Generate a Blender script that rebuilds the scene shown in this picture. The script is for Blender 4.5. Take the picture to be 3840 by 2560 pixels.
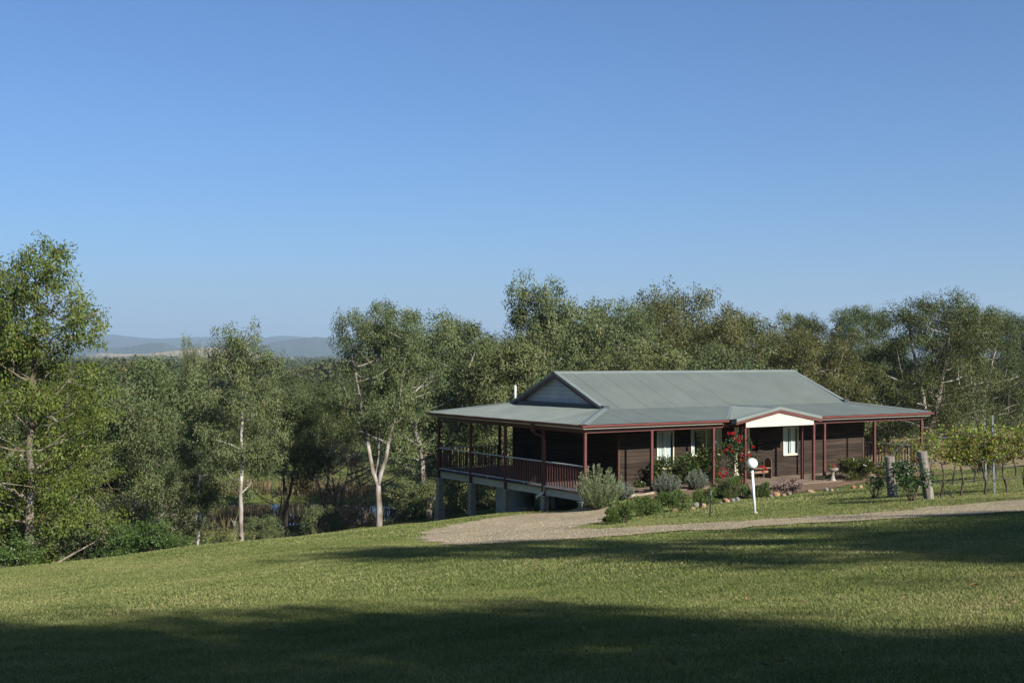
import bpy, math, random
import numpy as np
from mathutils import Vector, Matrix
R = math.radians
sc = bpy.context.scene
for o in list(bpy.data.objects): bpy.data.objects.remove(o)
COL = sc.collection

# ------------------------------------------------------------------ camera, sky, sun, exposure
F_PX, PITCH, ROLL = 4604.0, 0.0099, 0.0030           # focal length in pixels of a 3840 px wide frame
cam_d = bpy.data.cameras.new('camera'); cam = bpy.data.objects.new('camera', cam_d); COL.objects.link(cam)
cam_d.sensor_width = 36; cam_d.lens = F_PX / 3840 * 36; cam_d.clip_start = .1; cam_d.clip_end = 60000
cam.matrix_world = Matrix.Rotation(R(90) + PITCH, 4, 'X') @ Matrix.Rotation(ROLL, 4, 'Z')
sc.camera = cam

YAW = 0.5874                                          # direction of the front of the house
SUN_EL = R(29.5)
cu, su = math.cos(YAW), math.sin(YAW)
hd = Vector((su, -cu, 0)) * math.cos(R(5)) + Vector((cu, su, 0)) * math.sin(R(5))   # horizontal direction to the sun
sun_dir = Vector((hd.x * math.cos(SUN_EL), hd.y * math.cos(SUN_EL), math.sin(SUN_EL)))
world = bpy.data.worlds.new('World'); sc.world = world; world.use_nodes = True
nt = world.node_tree; nt.nodes.clear()
out = nt.nodes.new('ShaderNodeOutputWorld'); bg = nt.nodes.new('ShaderNodeBackground'); sky = nt.nodes.new('ShaderNodeTexSky')
sky.sky_type = 'NISHITA'; sky.sun_disc = False; sky.sun_elevation = SUN_EL
sky.sun_rotation = math.atan2(hd.x, hd.y); sky.altitude = 0; sky.air_density = .9; sky.dust_density = .9; sky.ozone_density = 10
bg.inputs[1].default_value = .066
nt.links.new(sky.outputs[0], bg.inputs[0]); nt.links.new(bg.outputs[0], out.inputs[0])
sun_d = bpy.data.lights.new('sun', 'SUN'); sun_d.energy = 5.0; sun_d.angle = R(.53); sun_d.color = (1, .945, .86)
sun = bpy.data.objects.new('sun', sun_d); COL.objects.link(sun); sun.location = sun_dir * 200
sun.rotation_euler = sun_dir.to_track_quat('Z', 'Y').to_euler()
sc.view_settings.view_transform = 'Standard'; sc.view_settings.look = 'None'; sc.view_settings.exposure = 0.92; sc.view_settings.gamma = 1
sc.cycles.max_bounces = 6; sc.cycles.diffuse_bounces = 3; sc.cycles.glossy_bounces = 2; sc.cycles.transmission_bounces = 4
sc.cycles.transparent_max_bounces = 8; sc.cycles.volume_bounces = 0
sc.cycles.use_denoising = True

# ------------------------------------------------------------------ helpers
rng = np.random.default_rng(7)
def sstep(a, b, x):
    t = np.clip((x - a) / (b - a), 0, 1); return t * t * (3 - 2 * t)

class MB:
    """collects quads and triangles into one mesh"""
    def __init__(s): s.v = []; s.q = []; s.t = []; s.n = 0; s.a = []
    def add(s, v, q=None, t=None, tint=None):
        v = np.asarray(v, float).reshape(-1, 3)
        if q is not None and len(q): s.q.append(np.asarray(q, int).reshape(-1, 4) + s.n)
        if t is not None and len(t): s.t.append(np.asarray(t, int).reshape(-1, 3) + s.n)
        s.v.append(v); s.n += len(v)
        s.a.append(np.full(len(v), .5) if tint is None else np.broadcast_to(np.asarray(tint, float), (len(v),)))
        return s
    def mesh(s, name, mat, smooth=False):
        me = bpy.data.meshes.new(name)
        v = np.concatenate(s.v) if s.v else np.zeros((0, 3))
        q = np.concatenate(s.q) if s.q else np.zeros((0, 4), int); t = np.concatenate(s.t) if s.t else np.zeros((0, 3), int)
        me.vertices.add(len(v)); me.vertices.foreach_set('co', v.astype(np.float32).ravel())
        me.loops.add(q.size + t.size); me.loops.foreach_set('vertex_index', np.concatenate([q.ravel(), t.ravel()]).astype(np.int32))
        me.polygons.add(len(q) + len(t))
        st = np.concatenate([np.arange(len(q)) * 4, q.size + np.arange(len(t)) * 3]).astype(np.int32)
        me.polygons.foreach_set('loop_start', st)
        me.polygons.foreach_set('use_smooth', np.full(len(st), bool(smooth)))
        at = me.attributes.new('tint', 'FLOAT', 'POINT'); at.data.foreach_set('value', np.concatenate(s.a).astype(np.float32) if s.a else np.zeros(0, np.float32))
        me.update(calc_edges=True); me.validate()
        me.materials.append(mat); return me
    def obj(s, name, mat, parent=None, smooth=False, loc=None):
        o = bpy.data.objects.new(name, s.mesh(name, mat, smooth)); COL.objects.link(o)
        if parent is not None: o.parent = parent
        if loc is not None: o.location = loc
        return o
    def box(s, x0, x1, y0, y1, z0, z1):
        v = [(x, y, z) for x in (x0, x1) for y in (y0, y1) for z in (z0, z1)]
        return s.add(v, [(0, 1, 3, 2), (4, 6, 7, 5), (0, 4, 5, 1), (2, 3, 7, 6), (0, 2, 6, 4), (1, 5, 7, 3)])
    def prism(s, prof, p0, p1, ax, ay):
        """profile points (a,b) on axes ax, ay swept from p0 to p1"""
        prof = np.asarray(prof, float); p0 = np.asarray(p0, float); p1 = np.asarray(p1, float); ax = np.asarray(ax, float); ay = np.asarray(ay, float)
        n = len(prof); off = prof[:, :1] * ax + prof[:, 1:] * ay
        v = np.concatenate([p0 + off, p1 + off]); q = [(i, (i + 1) % n, n + (i + 1) % n, n + i) for i in range(n)]
        t = [(0, i + 1, i) for i in range(1, n - 1)] + [(n, n + i, n + i + 1) for i in range(1, n - 1)]
        return s.add(v, q, t)
    def tube(s, path, rad, sides=7, tint=None, cap=True):
        path = np.asarray(path, float); n = len(path); rad = np.broadcast_to(np.asarray(rad, float), (n,))
        d = np.gradient(path, axis=0); d /= np.linalg.norm(d, axis=1)[:, None] + 1e-9
        ref = np.where(np.abs(d[:, 2:3]) > .9, np.array([[1., 0, 0]]), np.array([[0, 0, 1.]]))
        a = np.cross(d, ref); a /= np.linalg.norm(a, axis=1)[:, None] + 1e-9; b = np.cross(d, a)
        ph = np.arange(sides) * 2 * np.pi / sides
        v = path[:, None] + rad[:, None, None] * (np.cos(ph)[None, :, None] * a[:, None] + np.sin(ph)[None, :, None] * b[:, None])
        i = np.arange(n - 1)[:, None] * sides; k = np.arange(sides)[None]; k2 = (k + 1) % sides
        q = np.stack([i + k, i + k2, i + sides + k2, i + sides + k], -1).reshape(-1, 4)
        t = []
        if cap: t = [(0, k + 1, k) for k in range(1, sides - 1)] + [((n - 1) * sides, (n - 1) * sides + k, (n - 1) * sides + k + 1) for k in range(1, sides - 1)]
        return s.add(v.reshape(-1, 3), q, t, tint)
    def lathe(s, prof, sides=24, c=(0, 0, 0)):
        prof = np.asarray(prof, float); n = len(prof); ph = np.arange(sides) * 2 * np.pi / sides
        v = np.stack([prof[:, None, 0] * np.cos(ph), prof[:, None, 0] * np.sin(ph), np.repeat(prof[:, None, 1], sides, 1)], -1).reshape(-1, 3) + np.asarray(c)
        i = np.arange(n - 1)[:, None] * sides; k = np.arange(sides)[None]; k2 = (k + 1) % sides
        return s.add(v, np.stack([i + k, i + k2, i + sides + k2, i + sides + k], -1).reshape(-1, 4))
    def leaves(s, pos, dirn, length, width, r, tint=None, face=None):
        """one kite-shaped leaf per position"""
        pos = np.asarray(pos, float); n = len(pos)
        d = dirn / (np.linalg.norm(dirn, axis=1)[:, None] + 1e-9)
        w = np.cross(d, r.normal(size=(n, 3)) if face is None else face + r.normal(size=(n, 3)) * .42); w /= np.linalg.norm(w, axis=1)[:, None] + 1e-9
        L = np.broadcast_to(np.asarray(length, float), (n,))[:, None]; W = np.broadcast_to(np.asarray(width, float), (n,))[:, None]
        v = np.stack([pos, pos + d * L * .45 + w * W * .5, pos + d * L, pos + d * L * .45 - w * W * .5], 1).reshape(-1, 3)
        if tint is None: tint = r.uniform(0, 1, n)
        return s.add(v, np.arange(4 * n).reshape(-1, 4), None, np.repeat(tint, 4))

def tag(o, label=None, cat=None, group=None, kind=None):
    if label: o['label'] = label
    if cat: o['category'] = cat
    if group: o['group'] = group
    if kind: o['kind'] = kind
    return o
def empty(name, loc, rz=0, label=None, cat=None, group=None):
    o = bpy.data.objects.new(name, None); COL.objects.link(o); o.location = loc; o.rotation_euler = (0, 0, rz); o.empty_display_size = .2
    return tag(o, label, cat, group)
def copy_thing(root, loc, rz, scale, label, group=None):
    r = root.copy(); COL.objects.link(r); r.location = loc; r.rotation_euler = (0, 0, rz); r.scale = scale; r['label'] = label
    if group: r['group'] = group
    elif 'group' in r: del r['group']
    for ch in root.children:
        c = ch.copy(); COL.objects.link(c); c.parent = r
    return r

# ------------------------------------------------------------------ materials
def mat(name, col, rough=.7, spec=.3, metal=0):
    m = bpy.data.materials.new(name); m.use_nodes = True; b = m.node_tree.nodes['Principled BSDF']
    b.inputs['Base Color'].default_value = (*col, 1); b.inputs['Roughness'].default_value = rough
    b.inputs['Specular IOR Level'].default_value = spec; b.inputs['Metallic'].default_value = metal
    return m, m.node_tree, b
def N(nt, t, **kw):
    n = nt.nodes.new('ShaderNode' + t)
    for k, v in kw.items(): setattr(n, k, v)
    return n
def ramp(nt, stops, fac):
    r = N(nt, 'ValToRGB'); e = r.color_ramp.elements
    while len(e) < len(stops): e.new(.5)
    for i, (p, c) in enumerate(stops): e[i].position = p; e[i].color = (*c, 1)
    nt.links.new(fac, r.inputs[0]); return r.outputs[0]
def noise(nt, scale, detail=4, coord='Object', vec=None, rough=.55, stretch=None):
    tc = N(nt, 'TexCoord'); n = N(nt, 'TexNoise'); n.inputs['Scale'].default_value = scale; n.inputs['Detail'].default_value = detail; n.inputs['Roughness'].default_value = rough
    src = tc.outputs[coord]
    if stretch:
        mp = N(nt, 'Mapping'); mp.inputs['Scale'].default_value = stretch; nt.links.new(src, mp.inputs[0]); src = mp.outputs[0]
    nt.links.new(src, n.inputs['Vector']); return n.outputs['Fac']
def mix(nt, a, b, fac, mode='MIX'):
    m = N(nt, 'MixRGB', blend_type=mode)
    for i, x in ((0, fac), (1, a), (2, b)):
        if hasattr(x, 'links') or isinstance(x, bpy.types.NodeSocket): nt.links.new(x, m.inputs[i])
        else: m.inputs[i].default_value = x if i == 0 else (*x, 1)
    return m.outputs[0]
def bump(nt, b, h, strength, dist):
    bp = N(nt, 'Bump'); bp.inputs['Strength'].default_value = strength; bp.inputs['Distance'].default_value = dist
    nt.links.new(h, bp.inputs['Height']); nt.links.new(bp.outputs[0], b.inputs['Normal'])
def painted(name, col, rough=.5, var=.12, nscale=3., spec=.35, streak=None):
    """paint or metal with weather-worn tone changes and a slight difference from piece to piece"""
    m, nt, b = mat(name, col, rough, spec)
    f = noise(nt, nscale, 5, stretch=streak)
    oi = N(nt, 'ObjectInfo')
    lo = tuple(c * (1 - var) for c in col); hi = tuple(min(1, c * (1 + var)) for c in col)
    c1 = ramp(nt, [(.3, lo), (.7, hi)], f)
    c2 = ramp(nt, [(0, (1 - var * .7,) * 3), (1, (1,) * 3)], oi.outputs['Random'])
    nt.links.new(mix(nt, c1, c2, 1.0, 'MULTIPLY'), b.inputs['Base Color'])
    bump(nt, b, noise(nt, nscale * 12, 3), .15, .004)
    return m
def foliage(name, stops, rough=.5, trans=.25, spec=.3, objvar=.25):
    """leaf: colour by leaf, part of the light passes through"""
    m = bpy.data.materials.new(name); m.use_nodes = True; nt = m.node_tree; b = nt.nodes['Principled BSDF']; o = nt.nodes['Material Output']
    at = N(nt, 'Attribute'); at.attribute_name = 'tint'
    c = ramp(nt, stops, at.outputs['Fac'])
    oi = N(nt, 'ObjectInfo'); ov = ramp(nt, [(0, (1 - objvar, 1 - objvar * .7, 1 - objvar)), (.5, (1, 1, 1)), (1, (1.0, .94, .8))], oi.outputs['Random'])
    c = mix(nt, c, ov, 1.0, 'MULTIPLY')
    nt.links.new(c, b.inputs['Base Color']); b.inputs['Roughness'].default_value = rough; b.inputs['Specular IOR Level'].default_value = spec
    tr = N(nt, 'BsdfTranslucent'); nt.links.new(c, tr.inputs[0]); ms = N(nt, 'MixShader'); ms.inputs[0].default_value = trans
    nt.links.new(b.outputs[0], ms.inputs[1]); nt.links.new(tr.outputs[0], ms.inputs[2]); nt.links.new(ms.outputs[0], o.inputs[0])
    return m
def bark(name, lo, hi, scale=2.5):
    m, nt, b = mat(name, hi, .85, .15)
    f = noise(nt, scale, 5, stretch=(1, 1, .35)); f2 = noise(nt, scale * .35, 2)
    c = mix(nt, ramp(nt, [(.35, lo), (.62, hi)], f), ramp(nt, [(.4, (.55, .5, .45)), (.6, (1, 1, 1))], f2), 1.0, 'MULTIPLY')
    nt.links.new(c, b.inputs['Base Color']); bump(nt, b, noise(nt, scale * 6, 4), .5, .03); return m
def timber(name, lo, hi, axis='X', scale=6, rough=.75):
    m, nt, b = mat(name, hi, rough, .2)
    st = {'X': (.12, 1, 1), 'Y': (1, .12, 1), 'Z': (1, 1, .12)}[axis]
    f = noise(nt, scale, 6, stretch=st); oi = N(nt, 'ObjectInfo')
    c = mix(nt, ramp(nt, [(.3, lo), (.7, hi)], f), ramp(nt, [(0, (.68, .66, .66)), (1, (1.15, 1.08, 1.02))], oi.outputs['Random']), 1.0, 'MULTIPLY')
    nt.links.new(c, b.inputs['Base Color']); bump(nt, b, noise(nt, scale * 5, 4, stretch=st), .4, .006); return m

M = {}
M['roof'] = painted('roof_steel', (.148, .172, .152), .38, .09, .8, .45, None)
M['trim'] = painted('roof_trim_steel', (.165, .19, .168), .4, .08, 1.5, .45)
M['trimdark'] = painted('dark_flashing', (.045, .06, .065), .45, .15, 1.5, .4)
M['red'] = painted('red_brown_paint', (.115, .042, .036), .45, .18, 2.5, .4)
M['redgutter'] = painted('red_gutter_steel', (.15, .045, .04), .38, .1, 2.5, .5)
M['cream'] = painted('cream_board_paint', (.51, .475, .395), .5, .07, 2.0, .3)
M['paleboard'] = painted('pale_grey_board_paint', (.46, .47, .45), .6, .12, 1.6, .25)
M['railgrey'] = painted('pale_rail_paint', (.58, .62, .60), .5, .1, 3, .35)
M['bearer'] = painted('pale_bearer_paint', (.42, .46, .43), .6, .14, 2, .25)
M['wall'] = timber('stained_wall_board', (.016, .012, .009), (.052, .038, .028), 'X', 5)
M['wall_y'] = timber('stained_wall_board_side', (.016, .012, .009), (.052, .038, .028), 'Y', 5)
M['wallcore'] = mat('wall_core', (.02, .015, .012), .9, .1)[0]
M['corner'] = timber('stained_corner_board', (.04, .024, .016), (.12, .068, .043), 'Z', 5)
M['deck'] = timber('deck_timber', (.07, .055, .05), (.16, .125, .11), 'Y', 5)
M['frame'] = painted('cream_window_frame', (.66, .61, .42), .4, .06, 3, .4)
M['curtain'] = painted('white_curtain', (.74, .74, .76), .9, .06, 4, .1)
M['dark'] = mat('dark_room', (.012, .014, .016), .8, .1)[0]  # near-black; behind the windows it stands in for the unlit room
M['pvc'] = painted('white_plastic_pipe', (.62, .62, .6), .45, .12, 6, .4)
M['whitepost'] = painted('white_lamp_post_paint', (.68, .7, .72), .4, .1, 6, .4)
M['black'] = mat('black_plastic', (.018, .019, .021), .5, .35)[0]
M['tank'] = painted('grey_green_tank', (.34, .38, .35), .55, .12, 2, .3)
M['concrete'] = painted('weathered_concrete', (.30, .275, .23), .9, .25, 5, .15)
M['slab'] = painted('brown_paver', (.20, .15, .11), .85, .25, 3, .2)
M['metalpost'] = painted('galvanised_steel', (.16, .18, .19), .5, .3, 8, .5)
M['oldwood'] = timber('weathered_grey_post', (.10, .095, .08), (.30, .285, .25), 'Z', 7, .9)
M['log'] = timber('weathered_log', (.12, .10, .075), (.40, .35, .26), 'X', 7, .9)
M['benchwood'] = timber('bench_timber', (.10, .07, .045), (.26, .18, .12), 'X', 8)
M['vinebark'] = bark('vine_bark', (.035, .028, .022), (.13, .105, .085), 12)
M['twig'] = bark('twig_bark', (.06, .045, .035), (.17, .13, .10), 8)
M['gumwhite'] = bark('pale_gum_bark', (.19, .17, .145), (.47, .44, .40), 2.2)
M['gumgrey'] = bark('grey_gum_bark', (.10, .085, .07), (.32, .275, .23), 2.5)
M['gumdark'] = bark('dark_gum_bark', (.035, .03, .025), (.12, .10, .085), 2.5)
M['brickmortar'] = mat('pier_mortar', (.17, .165, .15), .95, .1)[0]
M['brick'] = painted('grey_green_brick', (.30, .29, .235), .85, .3, 9, .2)
def glass():
    m = bpy.data.materials.new('window_glass'); m.use_nodes = True; nt = m.node_tree; nt.nodes.clear()
    o = N(nt, 'OutputMaterial'); t = N(nt, 'BsdfTransparent'); t.inputs[0].default_value = (.86, .9, .9, 1); g = N(nt, 'BsdfGlossy'); g.inputs['Roughness'].default_value = .02
    ms = N(nt, 'MixShader'); ms.inputs[0].default_value = .07
    nt.links.new(t.outputs[0], ms.inputs[1]); nt.links.new(g.outputs[0], ms.inputs[2]); nt.links.new(ms.outputs[0], o.inputs[0]); return m
M['glass'] = glass()
m, nt, b = mat('opal_globe', (.8, .8, .8), .25, .4); b.inputs['Subsurface Weight'].default_value = .2; b.inputs['Subsurface Radius'].default_value = (.05, .05, .05); M['globe'] = m
# foliage colours
M['leaf_yellow'] = foliage('yellow_green_gum_leaf', [(0, (.05, .076, .016)), (.5, (.10, .14, .028)), (.9, (.15, .175, .04)), (1, (.20, .13, .05))], .5, .28, .2)
M['leaf_grey'] = foliage('grey_green_gum_leaf', [(0, (.050, .070, .028)), (.5, (.110, .136, .054)), (.88, (.172, .192, .086)), (1, (.22, .165, .07))], .5, .22, .18)
M['leaf_dark'] = foliage('dark_gum_leaf', [(0, (.034, .047, .016)), (.6, (.074, .094, .031)), (1, (.12, .135, .048))], .5, .2, .18)
M['leaf_olive'] = foliage('olive_gum_leaf', [(0, (.055, .06, .018)), (.5, (.112, .112, .032)), (1, (.165, .145, .046))], .45, .25, .3)
M['leaf_shrub'] = foliage('bright_shrub_leaf', [(0, (.04, .075, .015)), (.6, (.085, .14, .03)), (1, (.13, .18, .045))], .45, .3, .35)
M['leaf_gloss'] = foliage('glossy_dark_leaf', [(0, (.022, .04, .012)), (.6, (.05, .085, .022)), (.85, (.10, .13, .04)), (1, (.14, .10, .035))], .35, .15, .35)
M['leaf_rose'] = foliage('rose_leaf', [(0, (.02, .042, .016)), (.6, (.045, .085, .03)), (1, (.07, .11, .04))], .4, .2, .35)
M['leaf_hedge'] = foliage('hedge_leaf', [(0, (.04, .06, .014)), (.6, (.085, .115, .025)), (.85, (.13, .12, .03)), (1, (.20, .08, .035))], .35, .25, .45)
M['leaf_rosemary'] = foliage('rosemary_leaf', [(0, (.09, .125, .05)), (.7, (.20, .25, .11)), (.93, (.29, .32, .18)), (1, (.36, .34, .40))], .5, .15, .25, .05)
M['leaf_lavender'] = foliage('lavender_leaf', [(0, (.095, .125, .09)), (.7, (.19, .23, .17)), (1, (.28, .31, .25))], .6, .15, .2, .08)
M['leaf_succulent'] = foliage('reddish_succulent', [(0, (.10, .06, .055)), (.6, (.19, .12, .11)), (1, (.27, .23, .19))], .5, .1, .3)
M['leaf_vine'] = foliage('autumn_vine_leaf', [(0, (.09, .11, .02)), (.4, (.20, .23, .04)), (.65, (.29, .26, .055)), (.8, (.26, .15, .05)), (1, (.19, .085, .04))], .5, .4, .25, .12)
M['leaf_vine_green'] = foliage('green_vine_leaf', [(0, (.10, .16, .02)), (.5, (.20, .29, .04)), (1, (.30, .36, .06))], .5, .45, .25, .1)
M['reed'] = foliage('dry_reed', [(0, (.11, .085, .045)), (.6, (.21, .155, .085)), (1, (.27, .21, .12))], .8, .2, .1, .1)
M['petal_red'] = foliage('red_rose_petal', [(0, (.40, .012, .025)), (1, (.62, .03, .05))], .5, .25, .2, .1)
M['petal_dark'] = foliage('dark_red_petal', [(0, (.09, .006, .012)), (1, (.17, .012, .02))], .5, .2, .2, .1)
M['blade'] = foliage('lawn_blade', [(0, (.09, .128, .036)), (.45, (.20, .235, .08)), (.75, (.285, .285, .12)), (1, (.38, .32, .18))], .6, .35, .12, 0)
m, nt, b = mat('dead_leaf', (.26, .15, .07), .7, .2); M['deadleaf'] = m

def ground_material():
    m, nt, b = mat('lawn_ground', (.1, .11, .035), .9, .1)
    f1 = noise(nt, .22, 5); f2 = noise(nt, 2.1, 5); f3 = noise(nt, 26, 4, rough=.7)
    c = ramp(nt, [(.32, (.085, .112, .03)), (.52, (.13, .152, .046)), (.70, (.19, .19, .075))], f1)
    c = mix(nt, c, ramp(nt, [(.3, (.72, .78, .68)), (.7, (1.2, 1.12, 1.05))], f2), 1.0, 'MULTIPLY')
    c = mix(nt, c, ramp(nt, [(.3, (.6, .64, .55)), (.7, (1.3, 1.25, 1.2))], f3), 1.0, 'MULTIPLY')
    nt.links.new(c, b.inputs['Base Color']); bump(nt, b, f3, .8, .05); return m
M['ground'] = ground_material()
def gravel_material(name, lo, hi, pale):
    m, nt, b = mat(name, hi, .95, .1)
    f1 = noise(nt, .7, 4); f3 = noise(nt, 30, 5, rough=.75)
    c = ramp(nt, [(.3, lo), (.52, hi), (.72, pale)], f3)
    c = mix(nt, c, ramp(nt, [(.35, (.80, .80, .78)), (.65, (1.08, 1.03, .98))], f1), 1.0, 'MULTIPLY')
    nt.links.new(c, b.inputs['Base Color']); bump(nt, b, f3, .9, .05); return m
M['gravel'] = gravel_material('driveway_gravel', (.21, .17, .105), (.41, .345, .215), (.54, .475, .335))
M['bed'] = gravel_material('garden_bed_chips', (.10, .065, .04), (.21, .145, .095), (.33, .25, .18))
m, nt, b = mat('pebble', (.36, .31, .24), .85, .2)
oi = N(nt, 'Attribute'); oi.attribute_name = 'tint'; nt.links.new(ramp(nt, [(0, (.15, .11, .075)), (.6, (.28, .23, .165)), (1, (.46, .41, .34))], oi.outputs['Fac']), b.inputs['Base Color']); M['pebble'] = m
def rock_material(name, lo, hi):
    m, nt, b = mat(name, hi, .9, .2); f = noise(nt, 5, 6)
    nt.links.new(ramp(nt, [(.35, lo), (.65, hi)], f), b.inputs['Base Color']); bump(nt, b, noise(nt, 18, 5), .6, .03); return m
M['rock_tan'] = rock_material('tan_rock', (.20, .13, .075), (.40, .29, .18)); M['rock_grey'] = rock_material('grey_rock', (.09, .09, .08), (.25, .24, .22))
M['rock_red'] = rock_material('red_rock', (.15, .07, .045), (.27, .14, .095)); M['rock_orange'] = rock_material('orange_rock', (.22, .12, .06), (.38, .23, .125))
m, nt, b = mat('pond_water', (.012, .018, .018), .06, .5); bump(nt, b, noise(nt, 1.5, 3), .08, .05); M['water'] = m
m, nt, b = mat('far_forest_canopy', (.045, .06, .025), .9, .1)
f = noise(nt, .02, 6); nt.links.new(ramp(nt, [(.35, (.030, .042, .020)), (.65, (.062, .074, .032))], f), b.inputs['Base Color']); M['hill'] = m
m, nt, b = mat('dry_paddock', (.3, .24, .13), .95, .1)
f = noise(nt, .006, 6); nt.links.new(ramp(nt, [(.35, (.22, .17, .09)), (.65, (.36, .28, .16))], f), b.inputs['Base Color']); M['paddock'] = m
M['leaf_far'] = foliage('far_forest_leaf', [(0, (.028, .042, .018)), (.6, (.055, .07, .03)), (1, (.09, .09, .04))], .6, .1, .2, 0)

# ------------------------------------------------------------------ terrain
HX, HY, HZ = 2.6314, 45.0498, -5.1419                 # eave corner nearest the camera, at deck level
def to_house(x, y):
    dx, dy = x - HX, y - HY
    return dx * cu + dy * su, -dx * su + dy * cu
def to_world(u, v, w=0.):
    return np.array([HX + u * cu - v * su, HY + u * su + v * cu, HZ + w])
POND = (-20.5, 99.0, 13.0, 9.0)
def terrain(x, y):
    x = np.asarray(x, float); y = np.asarray(y, float)
    xe = np.clip(x, -60, 60); ye = np.clip(y, -50, 400)
    z = -1.65 - .0966 * ye + .082 * xe
    z = z + .05 * np.sin(x * .31 + 1.1) * np.sin(y * .27 + .4) + .025 * np.sin(x * .8 + y * .55)
    u, v = to_house(x, y)
    pad = sstep(-.4, 1.6, u - .8 * np.clip(v - .6, 0, 7)) * (1 - sstep(20, 25, u)) * sstep(-4.5, -1.2, v) * (1 - sstep(11, 16, v))
    z = z * (1 - pad) + (-5.30) * pad
    z = z - .25 * (1 - sstep(0., 5, u)) * sstep(4, 11, v) * (1 - sstep(14, 18, v))
    e1 = (x + 15) * -.659 + (y - 36) * .753; e2 = -4.4 - x; e = np.minimum(e1, e2)
    e3 = (v - 13.5) * (1 - sstep(12, 34, x))
    e = np.maximum(e, e3); e = np.where(e > 0, e * e / (e + 5.), 0)
    z = z - .30 * e
    d = np.hypot(x, y)
    fl = -12.5 + 4.6 * sstep(10, 34, x - .04 * y) + .35 * np.sin(x * .05 + 1) * np.sin(y * .043) - 5 * sstep(230, 700, d)
    k = .9; h = np.clip(.5 + .5 * (z - fl) / k, 0, 1); z = fl * (1 - h) + z * h + k * h * (1 - h)
    pr = np.hypot((x - POND[0]) / POND[2], (y - POND[1]) / POND[3]); z = z - .8 * (1 - sstep(.75, 1.1, pr))
    return z
def ray(px, py):
    """direction through a point of the photograph, in 2352 x 1568 units"""
    X = px * 3840 / 2352 - 1920; Y = py * 3840 / 2352 - 1280
    c, s = math.cos(ROLL), math.sin(ROLL); X, Y = X * c + Y * s, -X * s + Y * c
    v = np.array([X, F_PX, -Y]); c, s = math.cos(PITCH), math.sin(PITCH)
    v = np.array([v[0], v[1] * c - v[2] * s, v[1] * s + v[2] * c]); return v / v[1]
def at(px, py, dmax=300.):
    """where that line of sight meets the ground"""
    r = ray(px, py); t = np.arange(6, dmax, .05); g = terrain(r[0] * t, t) - r[2] * t
    i = np.argmax(g > 0); t = t[i] if g[i] > 0 else dmax
    return np.array([r[0] * t, t, float(terrain(r[0] * t, t))])
def src(x, y): return at(x * 2352 / 3840, y * 2352 / 3840)
def on_ground(x, y, dz=0.): return (float(x), float(y), float(terrain(x, y)) + dz)

# ground sheet
an = np.concatenate([np.linspace(-180, -40, 46, endpoint=False), np.linspace(-40, 40, 300, endpoint=False), np.linspace(40, 180, 46, endpoint=False)])
ra = np.concatenate([np.linspace(.5, 60, 210), np.geomspace(60.5, 400, 130), np.geomspace(410, 16000, 60)])
A, Q = np.meshgrid(np.radians(an), ra, indexing='ij'); gx, gy = Q * np.sin(A), Q * np.cos(A); gz = terrain(gx, gy)
na, nr = A.shape; i = np.arange(na)[:, None]; j = np.arange(nr - 1)[None]
q = np.stack([i * nr + j, i * nr + j + 1, ((i + 1) % na) * nr + j + 1, ((i + 1) % na) * nr + j], -1).reshape(-1, 4)
mb = MB(); mb.add(np.stack([gx, gy, gz], -1).reshape(-1, 3), q)
c0 = mb.n; mb.add([(0, 0, float(terrain(0, 0)))], None, None); mb.t.append(np.array([(c0, k * nr, ((k + 1) % na) * nr) for k in range(na)]))
tag(mb.obj('ground', M['ground'], smooth=True), kind='structure')

def in_poly(x, y, poly):
    p = np.asarray(poly); c = np.zeros(np.shape(x), bool); j = len(p) - 1
    for i in range(len(p)):
        with np.errstate(divide='ignore', invalid='ignore'):
            t = ((p[i, 1] > y) != (p[j, 1] > y)) & (x < (p[j, 0] - p[i, 0]) * (y - p[i, 1]) / (p[j, 1] - p[i, 1] + 1e-12) + p[i, 0])
        c ^= t; j = i
    return c
def sheet(name, poly, m, dz, step=.35, rough=.12, seed=3, kind='structure'):
    """a sheet that follows the ground inside an uneven outline"""
    r = np.random.default_rng(seed); p = np.asarray(poly, float)[:, :2]; out = []
    for k in range(len(p)):
        a, b2 = p[k], p[(k + 1) % len(p)]; n = max(2, int(np.linalg.norm(b2 - a) / step))
        for t in np.arange(n) / n: out.append(a + (b2 - a) * t + r.normal(size=2) * rough)
    out = np.array(out); me = bpy.data.meshes.new(name)
    import bmesh
    bm = bmesh.new(); vs = [bm.verts.new((x, y, 0)) for x, y in out]; bm.faces.new(vs)
    bmesh.ops.triangulate(bm, faces=bm.faces[:])
    mn, mx = out.min(0), out.max(0)
    for ax in (0, 1):
        for c in np.arange(mn[ax] + step, mx[ax], step * 2):
            nrm = [0, 0, 0]; nrm[ax] = 1; co = [0, 0, 0]; co[ax] = c
            bmesh.ops.bisect_plane(bm, geom=bm.verts[:] + bm.edges[:] + bm.faces[:], plane_co=co, plane_no=nrm)
    for v in bm.verts: v.co.z = float(terrain(v.co.x, v.co.y)) + dz
    bmesh.ops.recalc_face_normals(bm, faces=bm.faces[:])
    if sum(f.normal.z for f in bm.faces) < 0: bmesh.ops.reverse_faces(bm, faces=bm.faces[:])
    bm.to_mesh(me); bm.free(); me.materials.append(m); o = bpy.data.objects.new(name, me); COL.objects.link(o)
    return tag(o, kind=kind), out
drive_px = [(2420, 1142), (2352, 1150), (2000, 1178), (1700, 1198), (1400, 1216), (1310, 1217), (1355, 1206), (1395, 1190), (1425, 1158), (1335, 1167), (1200, 1181), (1100, 1194), (1015, 1212), (970, 1226), (965, 1243), (1010, 1252), (1120, 1250), (1260, 1242), (1450, 1229), (1700, 1214), (2000, 1194), (2352, 1175), (2420, 1170)]
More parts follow.
